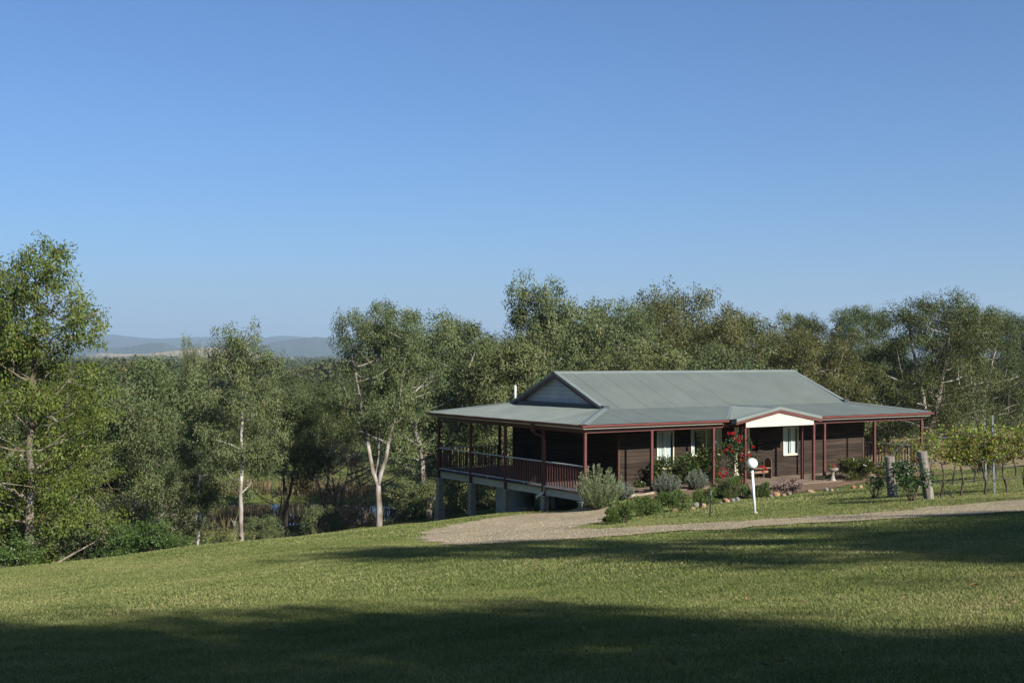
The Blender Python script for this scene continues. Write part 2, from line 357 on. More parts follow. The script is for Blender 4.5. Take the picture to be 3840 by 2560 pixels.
drive_xy = [at(*p)[:2] for p in drive_px]
drive, drive_out = sheet('driveway', drive_xy, M['gravel'], .022, rough=.2, seed=4)
bed_xy = [to_world(u, v)[:2] for u, v in [(.5, -.5), (2.5, -1.5), (4.2, -2.1), (6, -3.0), (8.0, -2.7), (10.3, -2.4), (12.5, -1.9), (14.5, -1.7), (17, -1.4), (19.5, -.9), (19.6, 1.6), (3.0, 1.6), (1.2, .5)]]
bed, bed_out = sheet('garden_bed', bed_xy, M['bed'], .03, seed=5, rough=.08)

sheet('dry_paddock', [(19, 62), (30, 58), (60, 60), (70, 120), (30, 128), (22, 95)], M['paddock'], .03, step=1.2, rough=.5, seed=6)
# ------------------------------------------------------------------ the house
H = empty('timber_house', (HX, HY, HZ), YAW, 'long dark timber house with grey-green steel roof and wraparound veranda', 'house')
EAVE, RIDGE, BRK = 2.54, 4.371, 2.957
LEN, WID, GL, GR, BV = 19.78, 11.26, 2.75, 2.95, 2.30
INS, BU, BW = .28, 3.20, 2.675
WL, WR, WF, WB = 2.97, 17.27, 1.684, 9.16
def hb(name, m, x0, x1, y0, y1, z0, z1, parent=None, smooth=False):
    return MB().box(x0, x1, y0, y1, z0, z1).obj(name, m, parent or H)
# wall core and boards
hb('wall_core', M['wallcore'], WL + .05, WR - .05, WF + .05, WB - .05, -.3, 2.5)
openings = [(4.95, 5.84, .55, 2.05), (6.77, 8.44, .98, 2.05), (9.20, 10.02, -.05, 2.05), (12.07, 12.99, .80, 2.0)]
ROWH = .152
prof = [(0, .003), (.022, .003), (.030, .009), (.030, ROWH - .017), (.010, ROWH), (0, ROWH)]
def board(a0, a1, z, side):
    if side == 'front': mb = MB().prism(prof, (a0, WF + .05, z), (a1, WF + .05, z), (0, -1, 0), (0, 0, 1)); mm = M['wall']
    elif side == 'left': mb = MB().prism(prof, (WL + .05, a0, z), (WL + .05, a1, z), (-1, 0, 0), (0, 0, 1)); mm = M['wall_y']
    elif side == 'right': mb = MB().prism(prof, (WR - .05, a0, z), (WR - .05, a1, z), (1, 0, 0), (0, 0, 1)); mm = M['wall_y']
    else: mb = MB().prism(prof, (a0, WB - .05, z), (a1, WB - .05, z), (0, 1, 0), (0, 0, 1)); mm = M['wall']
    mb.obj('wall_board', mm, H)
for k in range(17):
    z = -.10 + k * ROWH; zc = z + ROWH / 2
    segs = [(WL + .09, WR - .09)]
    for (a, b2, z0, z1) in openings:
        if z0 < zc < z1:
            segs = [s for (p, q2) in segs for s in ((p, min(q2, a - .02)), (max(p, b2 + .02), q2)) if s[1] - s[0] > .02]
    for (p, q2) in segs: board(p, q2, z, 'front')
    board(WF + .09, WB - .09, z, 'left'); board(WF + .09, WB - .09, z, 'right')
    if k % 1 == 0: board(WL + .09, WR - .09, z, 'back')
for (x, y) in ((WL, WF), (WR - .1, WF), (WL, WB - .1), (WR - .1, WB - .1)): hb('corner_board', M['corner'], x, x + .1, y, y + .1, -.12, 2.47)
# windows and door
def window(a, b2, z0, z1, mull, inside, name='window'):
    y = WF + .012
    w = MB().box(a - .09, b2 + .09, y + .012, y + .03, z0 - .10, z0 - .005).box(a - .09, a - .003, y + .012, y + .03, z0 - .004, z1 + .07).box(b2 + .003, b2 + .09, y + .012, y + .03, z0 - .004, z1 + .07).box(a - .002, b2 + .002, y + .012, y + .03, z1 + .004, z1 + .07).obj(name, M['wall'], H)
    f = MB(); t = .045
    f.box(a, b2, y - .03, y + .04, z0, z0 + t).box(a, b2, y - .03, y + .04, z1 - t, z1).box(a, a + t, y - .028, y + .04, z0 + t, z1 - t).box(b2 - t, b2, y - .028, y + .04, z0 + t, z1 - t)
    for m_ in mull: f.box(m_ - .022, m_ + .022, y - .022, y + .04, z0 + t, z1 - t)
    f.obj('frame', M['frame'], w)
    hb('sill', M['frame'], a - .02, b2 + .02, y - .055, y - .031, z0 - .03, z0 + .012, w)
    xs = [a + t] + list(mull) + [b2 - t]
    for i in range(len(xs) - 1): hb('pane', M['glass'], xs[i] + .003, xs[i + 1] - .003, y + .0, y + .006, z0 + t, z1 - t, w)
    if inside == 'dark':
        hb('unlit_room_sheet', M['dark'], a + t, b2 - t, y + .036, y + .04, z0 + t, z1 - t, w)  # black sheet on the solid wall imitates the unlit room
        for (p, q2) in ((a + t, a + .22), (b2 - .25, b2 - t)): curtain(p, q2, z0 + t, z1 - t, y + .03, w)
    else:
        hb('unlit_room_sheet', M['dark'], a + t, b2 - t, y + .036, y + .04, z0 + t, z1 - t, w)  # same black sheet in place of a shaded interior
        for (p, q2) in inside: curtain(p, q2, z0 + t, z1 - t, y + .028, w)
    return w
def curtain(p, q2, z0, z1, y, parent):
    n = max(6, int((q2 - p) / .012)); xs = np.linspace(p, q2, n); ys = y + .005 * np.sin(np.arange(n) * 1.3)
    v = np.concatenate([np.stack([xs, ys, np.full(n, z0)], 1), np.stack([xs, ys, np.full(n, z1)], 1)])
    MB().add(v, [(i, i + 1, n + i + 1, n + i) for i in range(n - 1)]).obj('curtain', M['curtain'], parent, True)
window(4.95, 5.84, .55, 2.05, [5.36], [(5.0, 5.24), (5.27, 5.70)])
window(6.77, 8.44, .98, 2.05, [7.60], 'dark')
window(12.07, 12.99, .80, 2.0, [12.58], [(12.12, 12.40), (12.48, 12.83)])
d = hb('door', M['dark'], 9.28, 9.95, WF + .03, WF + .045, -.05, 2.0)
MB().box(9.18, 9.275, WF - .02, WF + .05, -.06, 2.08).box(9.955, 10.04, WF - .02, WF + .05, -.06, 2.08).box(9.276, 9.954, WF - .02, WF + .05, 2.0, 2.08).obj('frame', M['frame'], d)
for (a, b2) in ((9.32, 9.40), (9.83, 9.91)): hb('stile', M['frame'], a, b2, WF + .012, WF + .028, .0, 1.98, d)
for z in (.02, .95, 1.88): hb('rail', M['frame'], 9.402, 9.828, WF + .012, WF + .028, z, z + .09, d)
hb('pane', M['glass'], 9.402, 9.828, WF + .016, WF + .022, .12, 1.87, d)
hb('handle', M['metalpost'], 9.86, 9.88, WF - .03, WF + .01, 1.0, 1.12, d)
hb('doorbell', M['pvc'], 10.14, 10.20, WF - .02, WF + .02, 1.30, 1.46)
# posts
def post(u, v, z0, z1, w=.1): return hb('veranda_post', M['red'], u - w / 2, u + w / 2, v - w / 2, v + w / 2, z0, z1)
for k in (0, 1, 2, 4, 5, 6): post(INS + k * BU, INS, -.16, 2.2)
post(8.2, INS + .02, -.16, 2.2); post(11.75, INS + .02, -.16, 2.2)
post(7.85, -.30, -.16, 2.38); post(11.83, -.26, -.16, 2.38)
for k in range(1, 5): post(INS, INS + k * BW, -.36, 2.2)
for k in range(1, 7): post(INS + k * BU, WID - INS, -.3, 2.2)
for k in range(1, 5): post(LEN - INS, INS + k * BW, -.3, 2.2)
# beams
hb('veranda_beam', M['red'], INS - .04, LEN - INS + .04, INS - .04, INS + .04, 2.205, 2.40)
hb('veranda_beam', M['red'], INS - .04, INS + .04, INS + .045, WID - INS - .045, 2.2, 2.39)
hb('veranda_beam', M['red'], LEN - INS - .04, LEN - INS + .04, INS + .045, WID - INS - .045, 2.2, 2.39)
hb('veranda_beam', M['red'], INS - .04, LEN - INS + .04, WID - INS - .04, WID - INS + .04, 2.205, 2.40)
# soffit lining, fascia and gutter
g0, g1 = 2.43, 2.525
gprof = [(0, 0), (.075, 0), (.105, .025), (.11, .08), (.118, .095), (.09, .095), (.085, .03), (.065, .014), (.012, .014), (.012, .095), (0, .095)]
PL, PR_ = 7.27, 12.08     # porch roof edges
for a, b2 in ((-.1, PL - .08), (PR_ + .08, LEN + .1)):
    MB().prism(gprof, (a, -.005, g0), (b2, -.005, g0), (0, -1, 0), (0, 0, 1)).obj('gutter', M['redgutter'], H)
for a, b2 in ((0.0, PL - .35), (PR_ + .02, LEN)):
    hb('fascia_board', M['cream'], a, b2, .002, .025, 2.372, 2.50)
MB().prism(gprof, (-.005, -.1, g0), (-.005, WID + .1, g0), (-1, 0, 0), (0, 0, 1)).obj('gutter', M['redgutter'], H)
hb('fascia_board', M['cream'], .002, .025, .027, WID, 2.372, 2.50)
MB().prism(gprof, (LEN + .005, -.1, g0), (LEN + .005, WID + .1, g0), (1, 0, 0), (0, 0, 1)).obj('gutter', M['redgutter'], H)
hb('fascia_board', M['cream'], LEN - .025, LEN - .002, .027, WID, 2.372, 2.50)
MB().prism(gprof, (-.1, WID + .005, g0), (LEN + .1, WID + .005, g0), (0, 1, 0), (0, 0, 1)).obj('gutter', M['redgutter'], H)
hb('fascia_board', M['cream'], .027, LEN - .027, WID - .025, WID - .002, 2.372, 2.50)
# roof sheets: real corrugations
PITCHC = .076
def sheets(O, Av, Bv, a0, a1, lo, hi, m=None, sw=.762):
    """O + a*Av + b*Bv; b runs from lo(a) to hi(a)"""
    O, Av, Bv = (np.asarray(x, float) for x in (O, Av, Bv)); Nv = np.cross(Av, Bv); Nv /= np.linalg.norm(Nv)
    if Nv[2] < 0: Nv = -Nv
    k = 0; a = a0
    while a < a1 - 1e-6:
        e = min(a + sw, a1); s = np.linspace(a, e, max(3, int((e - a) / PITCHC * 6) + 1))
        lo_ = np.array([lo(x) for x in s]); hi_ = np.array([hi(x) for x in s]); hi_ = np.maximum(hi_, lo_ + 1e-4)
        h = .013 * np.cos(2 * np.pi * s / PITCHC) + (.006 if k % 2 else 0.)
        base = O + s[:, None] * Av + h[:, None] * Nv; n = len(s)
        v = np.concatenate([base + lo_[:, None] * Bv, base + hi_[:, None] * Bv])
        MB().add(v, [(i, i + 1, n + i + 1, n + i) for i in range(n - 1)]).obj('roof_sheet', m or M['roof'], H, True)
        a = e; k += 1
rise = BRK - EAVE
zf = lambda t: t
sheets((0, 0, EAVE), (1, 0, 0), (0, 1, rise / BV), 0, LEN, lambda a: -.06, lambda a: min(BV, a * BV / GL, (LEN - a) * BV / GR))
sheets((0, WID, EAVE), (1, 0, 0), (0, -1, rise / BV), 0, LEN, lambda a: -.06, lambda a: min(BV, a * BV / GL, (LEN - a) * BV / GR))
sheets((0, 0, EAVE), (0, 1, 0), (1, 0, rise / GL), 0, WID, lambda a: -.06, lambda a: min(GL, a * GL / BV, (WID - a) * GL / BV))
sheets((LEN, 0, EAVE), (0, 1, 0), (-1, 0, rise / GR), 0, WID, lambda a: -.06, lambda a: min(GR, a * GR / BV, (WID - a) * GR / BV))
HW = WID / 2 - BV; mr = (RIDGE - BRK) / HW
sheets((0, BV, BRK + .012), (1, 0, 0), (0, 1, mr), GL - .02, LEN - GR + .02, lambda a: -.05, lambda a: HW)
sheets((0, WID - BV, BRK + .012), (1, 0, 0), (0, -1, mr), GL - .02, LEN - GR + .02, lambda a: -.05, lambda a: HW)
# caps
def cap(p, q2, wid=.17, th=.012, lift=.022, m=None, name='ridge_cap', drop=.4):
    p = np.asarray(p, float); q2 = np.asarray(q2, float); d = (q2 - p) / np.linalg.norm(q2 - p); sx = np.cross(d, (0, 0, 1)); sx /= np.linalg.norm(sx)
    up = np.cross(sx, d); dz = wid * drop
    return MB().prism([(-wid, lift - dz), (-.02, lift + .01), (.02, lift + .01), (wid, lift - dz), (wid, lift - dz - th), (0, lift - .01), (-wid, lift - dz - th)], p, q2, sx, up).obj(name, m or M['trim'], H)
cap((GL - .1, WID / 2, RIDGE + .01), (LEN - GR + .1, WID / 2, RIDGE + .01), .2, drop=.40)
for (c, tpt) in (((0, 0), (GL, BV)), ((0, WID), (GL, WID - BV)), ((LEN, 0), (LEN - GR, BV)), ((LEN, WID), (LEN - GR, WID - BV))):
    cap((*c, EAVE + .01), (*tpt, BRK + .02), .16, drop=.12, name='hip_cap')
# gables
def gable(ug, s):
    # s = -1: gable faces the left end of the house
    xo = ug + s * .03; xr = ug - s * .18
    for sy in (-1, 1):
        y0 = WID / 2 + sy * (HW + .06); z0 = BRK - .02; p0 = np.array((xo, y0, z0)); p1 = np.array((xo, WID / 2, RIDGE - .02))
        MB().prism([(0, -.20), (.03, -.20), (.03, -.02), (0, -.02)], p0, p1, (s, 0, 0), (0, 0, 1)).obj('barge_board', M['red'], H)
        MB().prism([(-.16, .03), (.05, .03), (.05, -.085), (.035, -.085), (.035, .018), (-.16, .018)], p0 + (0, 0, .01), p1 + (0, 0, .01), (s, 0, 0), (0, 0, 1)).obj('barge_cap', M['trim'], H)
    n = 7; zb = BRK + .14; step = (RIDGE - .1 - zb) / n
    for k in range(n):
        za, zt = zb + k * step + .007, zb + (k + 1) * step
        half = lambda z: max(.02, (RIDGE - .05 - z) / mr)
        a, b2 = half(za), half(zt); x0, x1 = sorted((xr, xr + s * .022))
        v = [(xr, WID / 2 - a, za), (xr, WID / 2 + a, za), (xr, WID / 2 + b2, zt), (xr, WID / 2 - b2, zt)]
        v2 = [(xr + s * .024, p[1], p[2]) for p in v[:2]] + [(xr + s * .021, p[1], p[2]) for p in v[2:]]
        MB().add(v + v2, [(0, 3, 2, 1), (4, 5, 6, 7), (0, 1, 5, 4), (1, 2, 6, 5), (2, 3, 7, 6), (3, 0, 4, 7)]).obj('gable_board', M['paleboard'], H)
    a, b2 = sorted((ug + s * .06, ug - s * .22))
    hb('apron_flashing', M['trimdark'], a, b2, WID / 2 - HW - .05, WID / 2 + HW + .05, BRK - .04, BRK + .135)
    a, b2 = sorted((xr - s * .02, xr - s * .06)); 
    v = [(xr - s * .01, WID / 2 - HW, BRK), (xr - s * .01, WID / 2 + HW, BRK), (xr - s * .01, WID / 2, RIDGE - .03)]
    MB().add(v, None, [(0, 1, 2)]).obj('gable_backing', M['wallcore'], H)
gable(GL, -1); gable(LEN - GR, 1)
# porch roof
PC = 9.66; PH = 2.41; PZ = .43; pf = -.44
for s in (-1, 1):
    sheets((PC, 0, EAVE + PZ + .012), (0, 1, 0), (s, 0, -PZ / PH), pf, 2.3, lambda a: 0., lambda a: PH, sw=.762)
    p0 = np.array((PC + s * (PH + .03), pf, EAVE - .01)); p1 = np.array((PC, pf, EAVE + PZ))
    MB().prism([(0, -.19), (.03, -.19), (.03, -.045), (0, -.045)], p0, p1, (0, -1, 0), (0, 0, 1)).obj('barge_board', M['red'], H)
    MB().prism([(-.14, .035), (.05, .035), (.05, -.085), (.036, -.085), (.036, .022), (-.14, .022)], p0 + (0, 0, .012), p1 + (0, 0, .012), (0, -1, 0), (0, 0, 1)).obj('barge_cap', M['trim'], H)
    cap((PC + s * PH, .05, EAVE + .01), (PC + s * .15, 2.2, EAVE + PZ - .03), .06, drop=-.3, m=M['trim'], name='valley_flashing', lift=.01)
    hb('porch_fascia', M['trim'], *sorted((PC + s * PH, PC + s * (PH - .02))), pf + .04, -.125, 2.36, 2.52)
cap((PC, pf - .02, EAVE + PZ + .015), (PC, 2.35, EAVE + PZ + .015), .15, drop=.2)
zb = 2.22
for k in range(3):
    za, zt = zb + k * .22 + .006, zb + (k + 1) * .22 if k < 2 else EAVE + PZ - .13
    half = lambda z: min(1.94, max(.02, (EAVE + PZ - .12 - z) * PH / PZ))
    y0 = -.41
    zs = np.linspace(za, zt, 6); hw = [half(z) for z in zs]
    v = [(PC - h + .08, y0, z) for h, z in zip(hw, zs)] + [(PC + h + .08, y0, z) for h, z in zip(hw, zs)]
    v += [(x, y0 + .03, z) for x, y, z in v]
    q = [(i, i + 6, i + 7, i + 1) for i in range(5)] + [(12 + i, 13 + i, 19 + i, 18 + i) for i in range(5)] + [(i, i + 1, 13 + i, 12 + i) for i in range(5)] + [(6 + i, 18 + i, 19 + i, 7 + i) for i in range(5)] + [(0, 12, 18, 6), (5, 11, 23, 17)]
    MB().add(v, q).obj('porch_gable_board', M['cream'], H)
hb('porch_beam', M['red'], 7.9, 11.78, -.30, -.22, 2.23, 2.37)
for u in (7.85, 11.83): hb('porch_beam', M['red'], u - .04, u + .04, -.21, .23, 2.23, 2.37)
# deck, slab, bearers
nb = 20; bwid = (WL - .12) / nb
for k in range(nb): hb('deck_board', M['deck'], .12 + k * bwid, .12 + (k + 1) * bwid - .006, .12, WID - .12, -.03, 0)
for k in range(15): hb('deck_board', M['deck'], LEN - .12 - (k + 1) * .158, LEN - .12 - k * .158 - .006, 1.75, WID - .12, -.03, 0)
for k in range(15): hb('deck_board', M['deck'], WL + .002, LEN - 2.5, WB + .02 + k * .13, WB + .02 + k * .13 + .124, -.03, 0)
hb('edge_bearer', M['bearer'], .335, .375, .14, WID - .14, -.33, -.034)
hb('edge_bearer', M['bearer'], .38, LEN - .4, WID - .2, WID - .16, -.33, -.034)
for u in (1.2, 2.1, 2.8): hb('floor_bearer', M['wallcore'], u, u + .07, .3, WID - .3, -.3, -.05)
hb('porch_slab', M['slab'], 3.06, 17.2, -.02, WF + .03, -.28, -.10)
hb('porch_slab', M['slab'], 7.1, 13.0, -1.0, -.024, -.28, -.105)
# railing
def rail_run(p, q2, first=True, last=True):
    p = np.array(p, float); q2 = np.array(q2, float); d = q2 - p; L = np.linalg.norm(d); d /= L; n = np.array((-d[1], d[0], 0)); up = np.array((0, 0, 1.))
    a = p + d * .055; b2 = q2 - d * .055
    MB().prism([(-.035, .955), (.035, .955), (.035, .99), (-.035, .99)], (*a, 0), (*b2, 0), n, up).obj('top_rail', M['railgrey'], H)
    MB().prism([(-.03, .06), (.03, .06), (.03, .095), (-.03, .095)], (*a, 0), (*b2, 0), n, up).obj('bottom_rail', M['railgrey'], H)
    m = (a + b2) / 2; MB().prism([(-.02, 0), (.02, 0), (.02, .058), (-.02, .058)], (*(m - d * .02), 0), (*(m + d * .02), 0), n, up).obj('rail_foot', M['railgrey'], H)
    nbal = int(round(L / .165))
    for k in range(nbal):
        c = p + d * L * (k + .5) / nbal
        MB().prism([(-.018, .096), (.018, .096), (.018, .954), (-.018, .954)], (*(c - d * .021), 0), (*(c + d * .021), 0), n, up).obj('baluster', M['red'], H)
for k in range(4): rail_run((INS, INS + k * BW), (INS, INS + (k + 1) * BW))
for k in range(1): rail_run((INS + k * BU, WID - INS), (INS + (k + 1) * BU, WID - INS))
for k in range(4): rail_run((LEN - INS, INS + k * BW), (LEN - INS, INS + (k + 1) * BW))
# brick piers
BH, BL = .086, .23
brick_me = MB().box(0, .222, 0, .108, 0, .077).mesh('brick', M['brick'])
def pier(u, v, ztop, w=.24, foot=False):
    x, y, _ = to_world(u, v); zg = float(terrain(x, y)) - HZ - .25; n = int((ztop - zg) / BH) + 1
    c = MB().box(u - w / 2 + .012, u + w / 2 - .012, v - w / 2 + .012, v + w / 2 - .012, zg, ztop - .012).obj('brick_pier', M['brickmortar'], H)
    hb('pier_cap', M['bearer'], u - w / 2 - .04, u + w / 2 + .04, v - w / 2 - .04, v + w / 2 + .04, ztop - .01, ztop + .012, c)
    for k in range(n):
        z = ztop - .012 - (k + 1) * BH; ww = w + (.12 if foot and z < zg + .85 else 0.)
        for s in range(4):
            # pinwheel course: each brick runs along one face
            o = bpy.data.objects.new('brick', brick_me); COL.objects.link(o); o.parent = c
            h = ww / 2
            ang = s * math.pi / 2 + (0 if k % 2 == 0 else math.pi)
            lx, ly = -h, -h
            if k % 2: lx = -h + .113
            ca, sa = math.cos(s * math.pi / 2), math.sin(s * math.pi / 2)
            o.location = (u + lx * ca - ly * sa, v + lx * sa + ly * ca, z); o.rotation_euler = (0, 0, s * math.pi / 2); o.scale = ((ww - .113) / .222, 1, 1)
    return c
for k in range(5): pier(.34, INS + k * BW if k else .5, -.36, foot=(k == 4))
for k in range(1, 4): pier(2.85, INS + k * BW + .1, -.36)
# downpipe, rainhead, waste elbow, vent
v1 = INS + BW
hb('rainhead', M['red'], -.08, .08, v1 + .20, v1 + .36, 2.12, 2.44)
MB().tube([(.0, v1 + .28, 2.12), (.08, v1 + .22, 2.02), (.22, v1 - .14, 1.96), (.25, v1 - .14, 1.8), (.25, v1 - .14, -.14)], .048, 12).obj('downpipe', M['red'], H, True)
MB().tube([(.25, v1 - .14, .05), (.25, v1 - .14, -.12), (.2, v1 - .08, -.24), (.14, v1 + .2, -.40), (.16, v1 + .26, -.46)], .055, 12).obj('waste_elbow', M['pvc'], H, True)
MB().tube([(3.68, 10., 2.6), (3.68, 10., 3.66), (3.68, 10., 3.72)], [.055, .055, .04], 12).obj('vent_pipe', M['pvc'], H, True)

# ------------------------------------------------------------------ things on and by the house
def hworld(u, v, w): x = to_world(u, v, w); return (float(x[0]), float(x[1]), float(x[2]))
# wall plaque
pl = empty('wall_plaque', hworld(10.62, WF - .01, .98), YAW, 'dark scalloped wooden plaque hanging on the porch wall beside the door', 'plaque')
pp = [(-.17, .03), (-.13, 0), (.13, 0), (.17, .03), (.17, .52), (.12, .55), (.10, .62), (.05, .60), (0, .66), (-.05, .60), (-.10, .62), (-.12, .55), (-.17, .52)]
MB().prism(pp, (0, -.03, 0), (0, -.005, 0), (1, 0, 0), (0, 0, 1)).obj('panel', M['wall'], pl)
for z in (.10, .24, .38, .50): MB().box(-.15, .15, -.075, -.031, z, z + .014).obj('shelf', M['benchwood'], pl)
for x in (-.165, .151): MB().box(x, x + .014, -.07, -.031, .06, .54).obj('side', M['wall'], pl)
# bench
be = empty('garden_bench', hworld(10.35, 1.38, -.10), YAW, 'small timber bench with arched heart-cut ends against the porch wall', 'bench')
MB().box(-.55, .55, -.17, .17, .42, .46).obj('seat', M['benchwood'], be)
arch = [(-.19, 0), (-.13, 0), (-.10, .06), (.10, .06), (.13, 0), (.19, 0), (.19, .66)] + [(.19 * math.cos(t), .66 + .19 * math.sin(t)) for t in np.linspace(.3, math.pi - .3, 7)] + [(-.19, .66)]
for x in (-.53, .50): 
    e = MB().prism(arch, (x, 0, 0), (x + .03, 0, 0), (0, 1, 0), (0, 0, 1)).obj('end_panel', M['benchwood'], be)
    hx = x + (.032 if x > 0 else -.002); ht = [(0, -.04), (.035, 0), (.03, .025), (.012, .03), (0, .018), (-.012, .03), (-.03, .025), (-.035, 0)]
    MB().prism([(a, b2 + .7) for a, b2 in ht], (hx, 0, 0), (hx + .002, 0, 0), (0, 1, 0), (0, 0, 1)).obj('heart', M['dark'], e)
MB().box(-.5, .5, -.02, .02, .22, .32).obj('stretcher', M['benchwood'], be)
# water tank under the deck
tx, ty, _ = to_world(1.75, 7.1); tz = float(terrain(tx, ty)) - .05; th = HZ - .42 - tz
prof_t = [(.0, th)] + [(.80 + .0, th)]
n = int(th / .02); zz = np.linspace(th, 0, n); rr = .82 - .012 * (np.abs((zz % .185) / .185 - .5) > .40)
tk = empty('water_tank', (tx, ty, tz), 0, 'ribbed grey-green rainwater tank standing under the raised deck', 'tank')
MB().lathe([(.001, th + .001)] + list(zip(rr, zz)), 40).obj('tank_wall', M['tank'], tk, False)
MB().lathe([(.001, th + .05), (.5, th + .04), (.83, th + .003)], 40).obj('lid', M['tank'], tk, True)
# lamp post
lp = src(2832, 1926); s = lp[1] / F_PX
lamp = empty('globe_lamp', tuple(lp), 0, 'white globe lamp on a leaning white post in the lawn', 'lamp')
lx = -(2832 - 2820) * s; lh = (1926 - 1738) * s
MB().tube([(0, 0, -.1), (lx, 0, lh - .13)], .036, 14).obj('post', M['whitepost'], lamp, True)
MB().lathe([(.001, lh - .165), (.075, lh - .165), (.085, lh - .14), (.085, lh - .11), (.001, lh - .11)], 20, (lx, 0, 0)).obj('collar', M['black'], lamp)
MB().lathe([(.001, .02), (.07, .02), (.07, .045), (.04, .06), (.001, .06)], 16).obj('base_flange', M['concrete'], lamp)
ph = np.linspace(-1.35, 1.57, 18); MB().lathe([(max(.001, .152 * math.cos(t)), lh + .152 * math.sin(t)) for t in ph], 32, (lx, 0, 0)).obj('globe', M['globe'], lamp, True)
# sprinkler riser
rp = src(2661, 1936); s = rp[1] / F_PX
rs = empty('sprinkler_riser', tuple(rp), 0, 'thin black sprinkler riser standing in the lawn left of the lamp', 'sprinkler')
MB().tube([(0, 0, -.05), (.04, 0, .62)], .02, 8).obj('pipe', M['black'], rs)
MB().tube([(-.03, 0, .60), (.0, 0, .63), (.045, 0, .60)], .024, 8).obj('elbow', M['black'], rs)
MB().tube([(.04, 0, .62), (.035, 0, .70), (.035, 0, .74)], [.012, .014, .02], 8).obj('nozzle', M['metalpost'], rs)
# log edging
def logp(p0, p1, r, label):
    a, b2 = src(*p0), src(*p1); a[2] += r * .7; b2[2] += r * .7
    o = empty('log_edging', tuple(a), 0, label, 'log')
    t = np.linspace(0, 1, 6)[:, None]; path = (b2 - a) * t; path[:, 2] += .015 * np.sin(np.arange(6) * 2.)
    MB().tube(path, r * (1 + .06 * np.sin(np.arange(6) * 1.7)), 10).obj('log', M['log'], o, True)
logp((2182, 1880), (2264, 1884), .10, 'short dark garden edging log at the foot of the rosemary')
logp((2268, 1884), (2350, 1868), .075, 'pale garden edging log right of the rosemary')
logp((2353, 1868), (2480, 1850), .07, 'long pale edging log behind the low green shrubs')
# bird bath
bp_ = hworld(12.45, -.75, -.25); bp_ = on_ground(bp_[0], bp_[1], .02)
bb = empty('bird_bath', bp_, 0, 'pale stone bird bath planted with small red flowers', 'bird bath')
MB().lathe([(.001, 0), (.14, 0), (.14, .05), (.085, .12), (.06, .25), (.075, .36), (.11, .40), (.001, .40)], 18).obj('pedestal', M['concrete'], bb, True)
MB().lathe([(.001, .40), (.12, .40), (.20, .45), (.235, .52), (.235, .545), (.20, .545), (.15, .50), (.001, .49)], 24).obj('bowl', M['concrete'], bb, True)
r_ = np.random.default_rng(5); p = r_.normal(size=(150, 3)) * (.07, .06, .06) + (-.06, 0, .58)
MB().leaves(p, r_.normal(size=(150, 3)) + (0, 0, .6), .06, .03, r_).obj('foliage', M['leaf_shrub'], bb)
for k in range(6):
    q = r_.normal(size=(14, 3)) * .014 + (-.12 + .045 * k, r_.uniform(-.05, .05), .62 + r_.uniform(-.02, .05)); MB().leaves(q, r_.normal(size=(14, 3)), .035, .03, r_).obj('flower', M['petal_red'], bb)

# ------------------------------------------------------------------ rocks
def rock(sx, sy, w, h, m, label, seed):
    r = np.random.default_rng(seed); p = src(sx, sy); s = p[1] / F_PX; w *= s; h *= s
    import bmesh
    bm = bmesh.new(); bmesh.ops.create_icosphere(bm, subdivisions=2, radius=1)
    cuts = r.normal(size=(9, 3)); cuts /= np.linalg.norm(cuts, axis=1)[:, None]; dd = r.uniform(.62, .9, 9)
    for v in bm.verts:
        c = np.array(v.co)
        for n_, d_ in zip(cuts, dd):
            t = c @ n_ - d_
            if t > 0: c = c - n_ * t
        v.co = c * np.array((w / 2, w / 2 * r.uniform(.75, .8), h * .62)) + np.array((0, 0, h * .35))
    me = bpy.data.meshes.new('garden_rock'); bm.to_mesh(me); bm.free(); me.materials.append(M[m]); o = bpy.data.objects.new('garden_rock', me); COL.objects.link(o)
    o.location = tuple(p); o.rotation_euler = (0, 0, r.uniform(0, 6)); tag(o, label, 'rock', 'rocks edging the garden bed')
rocks = [(2533, 1917, 24, 16, 'rock_tan', 'small tan rock at the left end of the bed edging'), (2596, 1909, 26, 12, 'rock_tan', 'low flat tan rock left of the pale grey edging rock'),
         (2612, 1900, 30, 18, 'rock_grey', 'pale grey rock beside the large brown edging rock'), (2634, 1904, 38, 22, 'rock_tan', 'large brown rock left of the sprinkler riser'),
         (2678, 1893, 18, 12, 'rock_grey', 'small grey rock just right of the sprinkler riser'), (2700, 1889, 24, 12, 'rock_grey', 'flat grey rock left of the orange-tan edging rock'),
         (2724, 1884, 36, 19, 'rock_orange', 'orange-tan rock between the riser and the lamp'), (2748, 1882, 26, 16, 'rock_grey', 'grey rock right of the orange-tan edging rock'),
         (2766, 1878, 24, 18, 'rock_grey', 'rounded grey rock left of the lamp post'), (2911, 1862, 30, 24, 'rock_orange', 'bright orange rock in front of the reddish succulents'),
         (2893, 1864, 20, 12, 'rock_grey', 'small grey rock left of the bright orange rock'), (2940, 1860, 22, 12, 'rock_tan', 'small tan rock right of the bright orange rock'), (2962, 1856, 22, 14, 'rock_grey', 'pale grey rock at the foot of the succulents'),
         (3036, 1848, 44, 14, 'rock_tan', 'long low tan rock right of the succulents'), (3098, 1844, 26, 18, 'rock_grey', 'dark grey rock on the gravel edge beside a tan rock'),
         (3118, 1844, 24, 14, 'rock_tan', 'tan rock beside the dark grey rock on the gravel edge'), (3140, 1840, 16, 9, 'rock_grey', 'small dark rock left of the red rock'), (3200, 1833, 28, 15, 'rock_red', 'red rock on the gravel edge near the vine posts'),
         (3226, 1830, 22, 13, 'rock_tan', 'brown rock right of the red rock'), (3266, 1826, 20, 10, 'rock_tan', 'small brown rock behind the small rose bush')]
for k, a in enumerate(rocks): rock(*a, seed=100 + k)

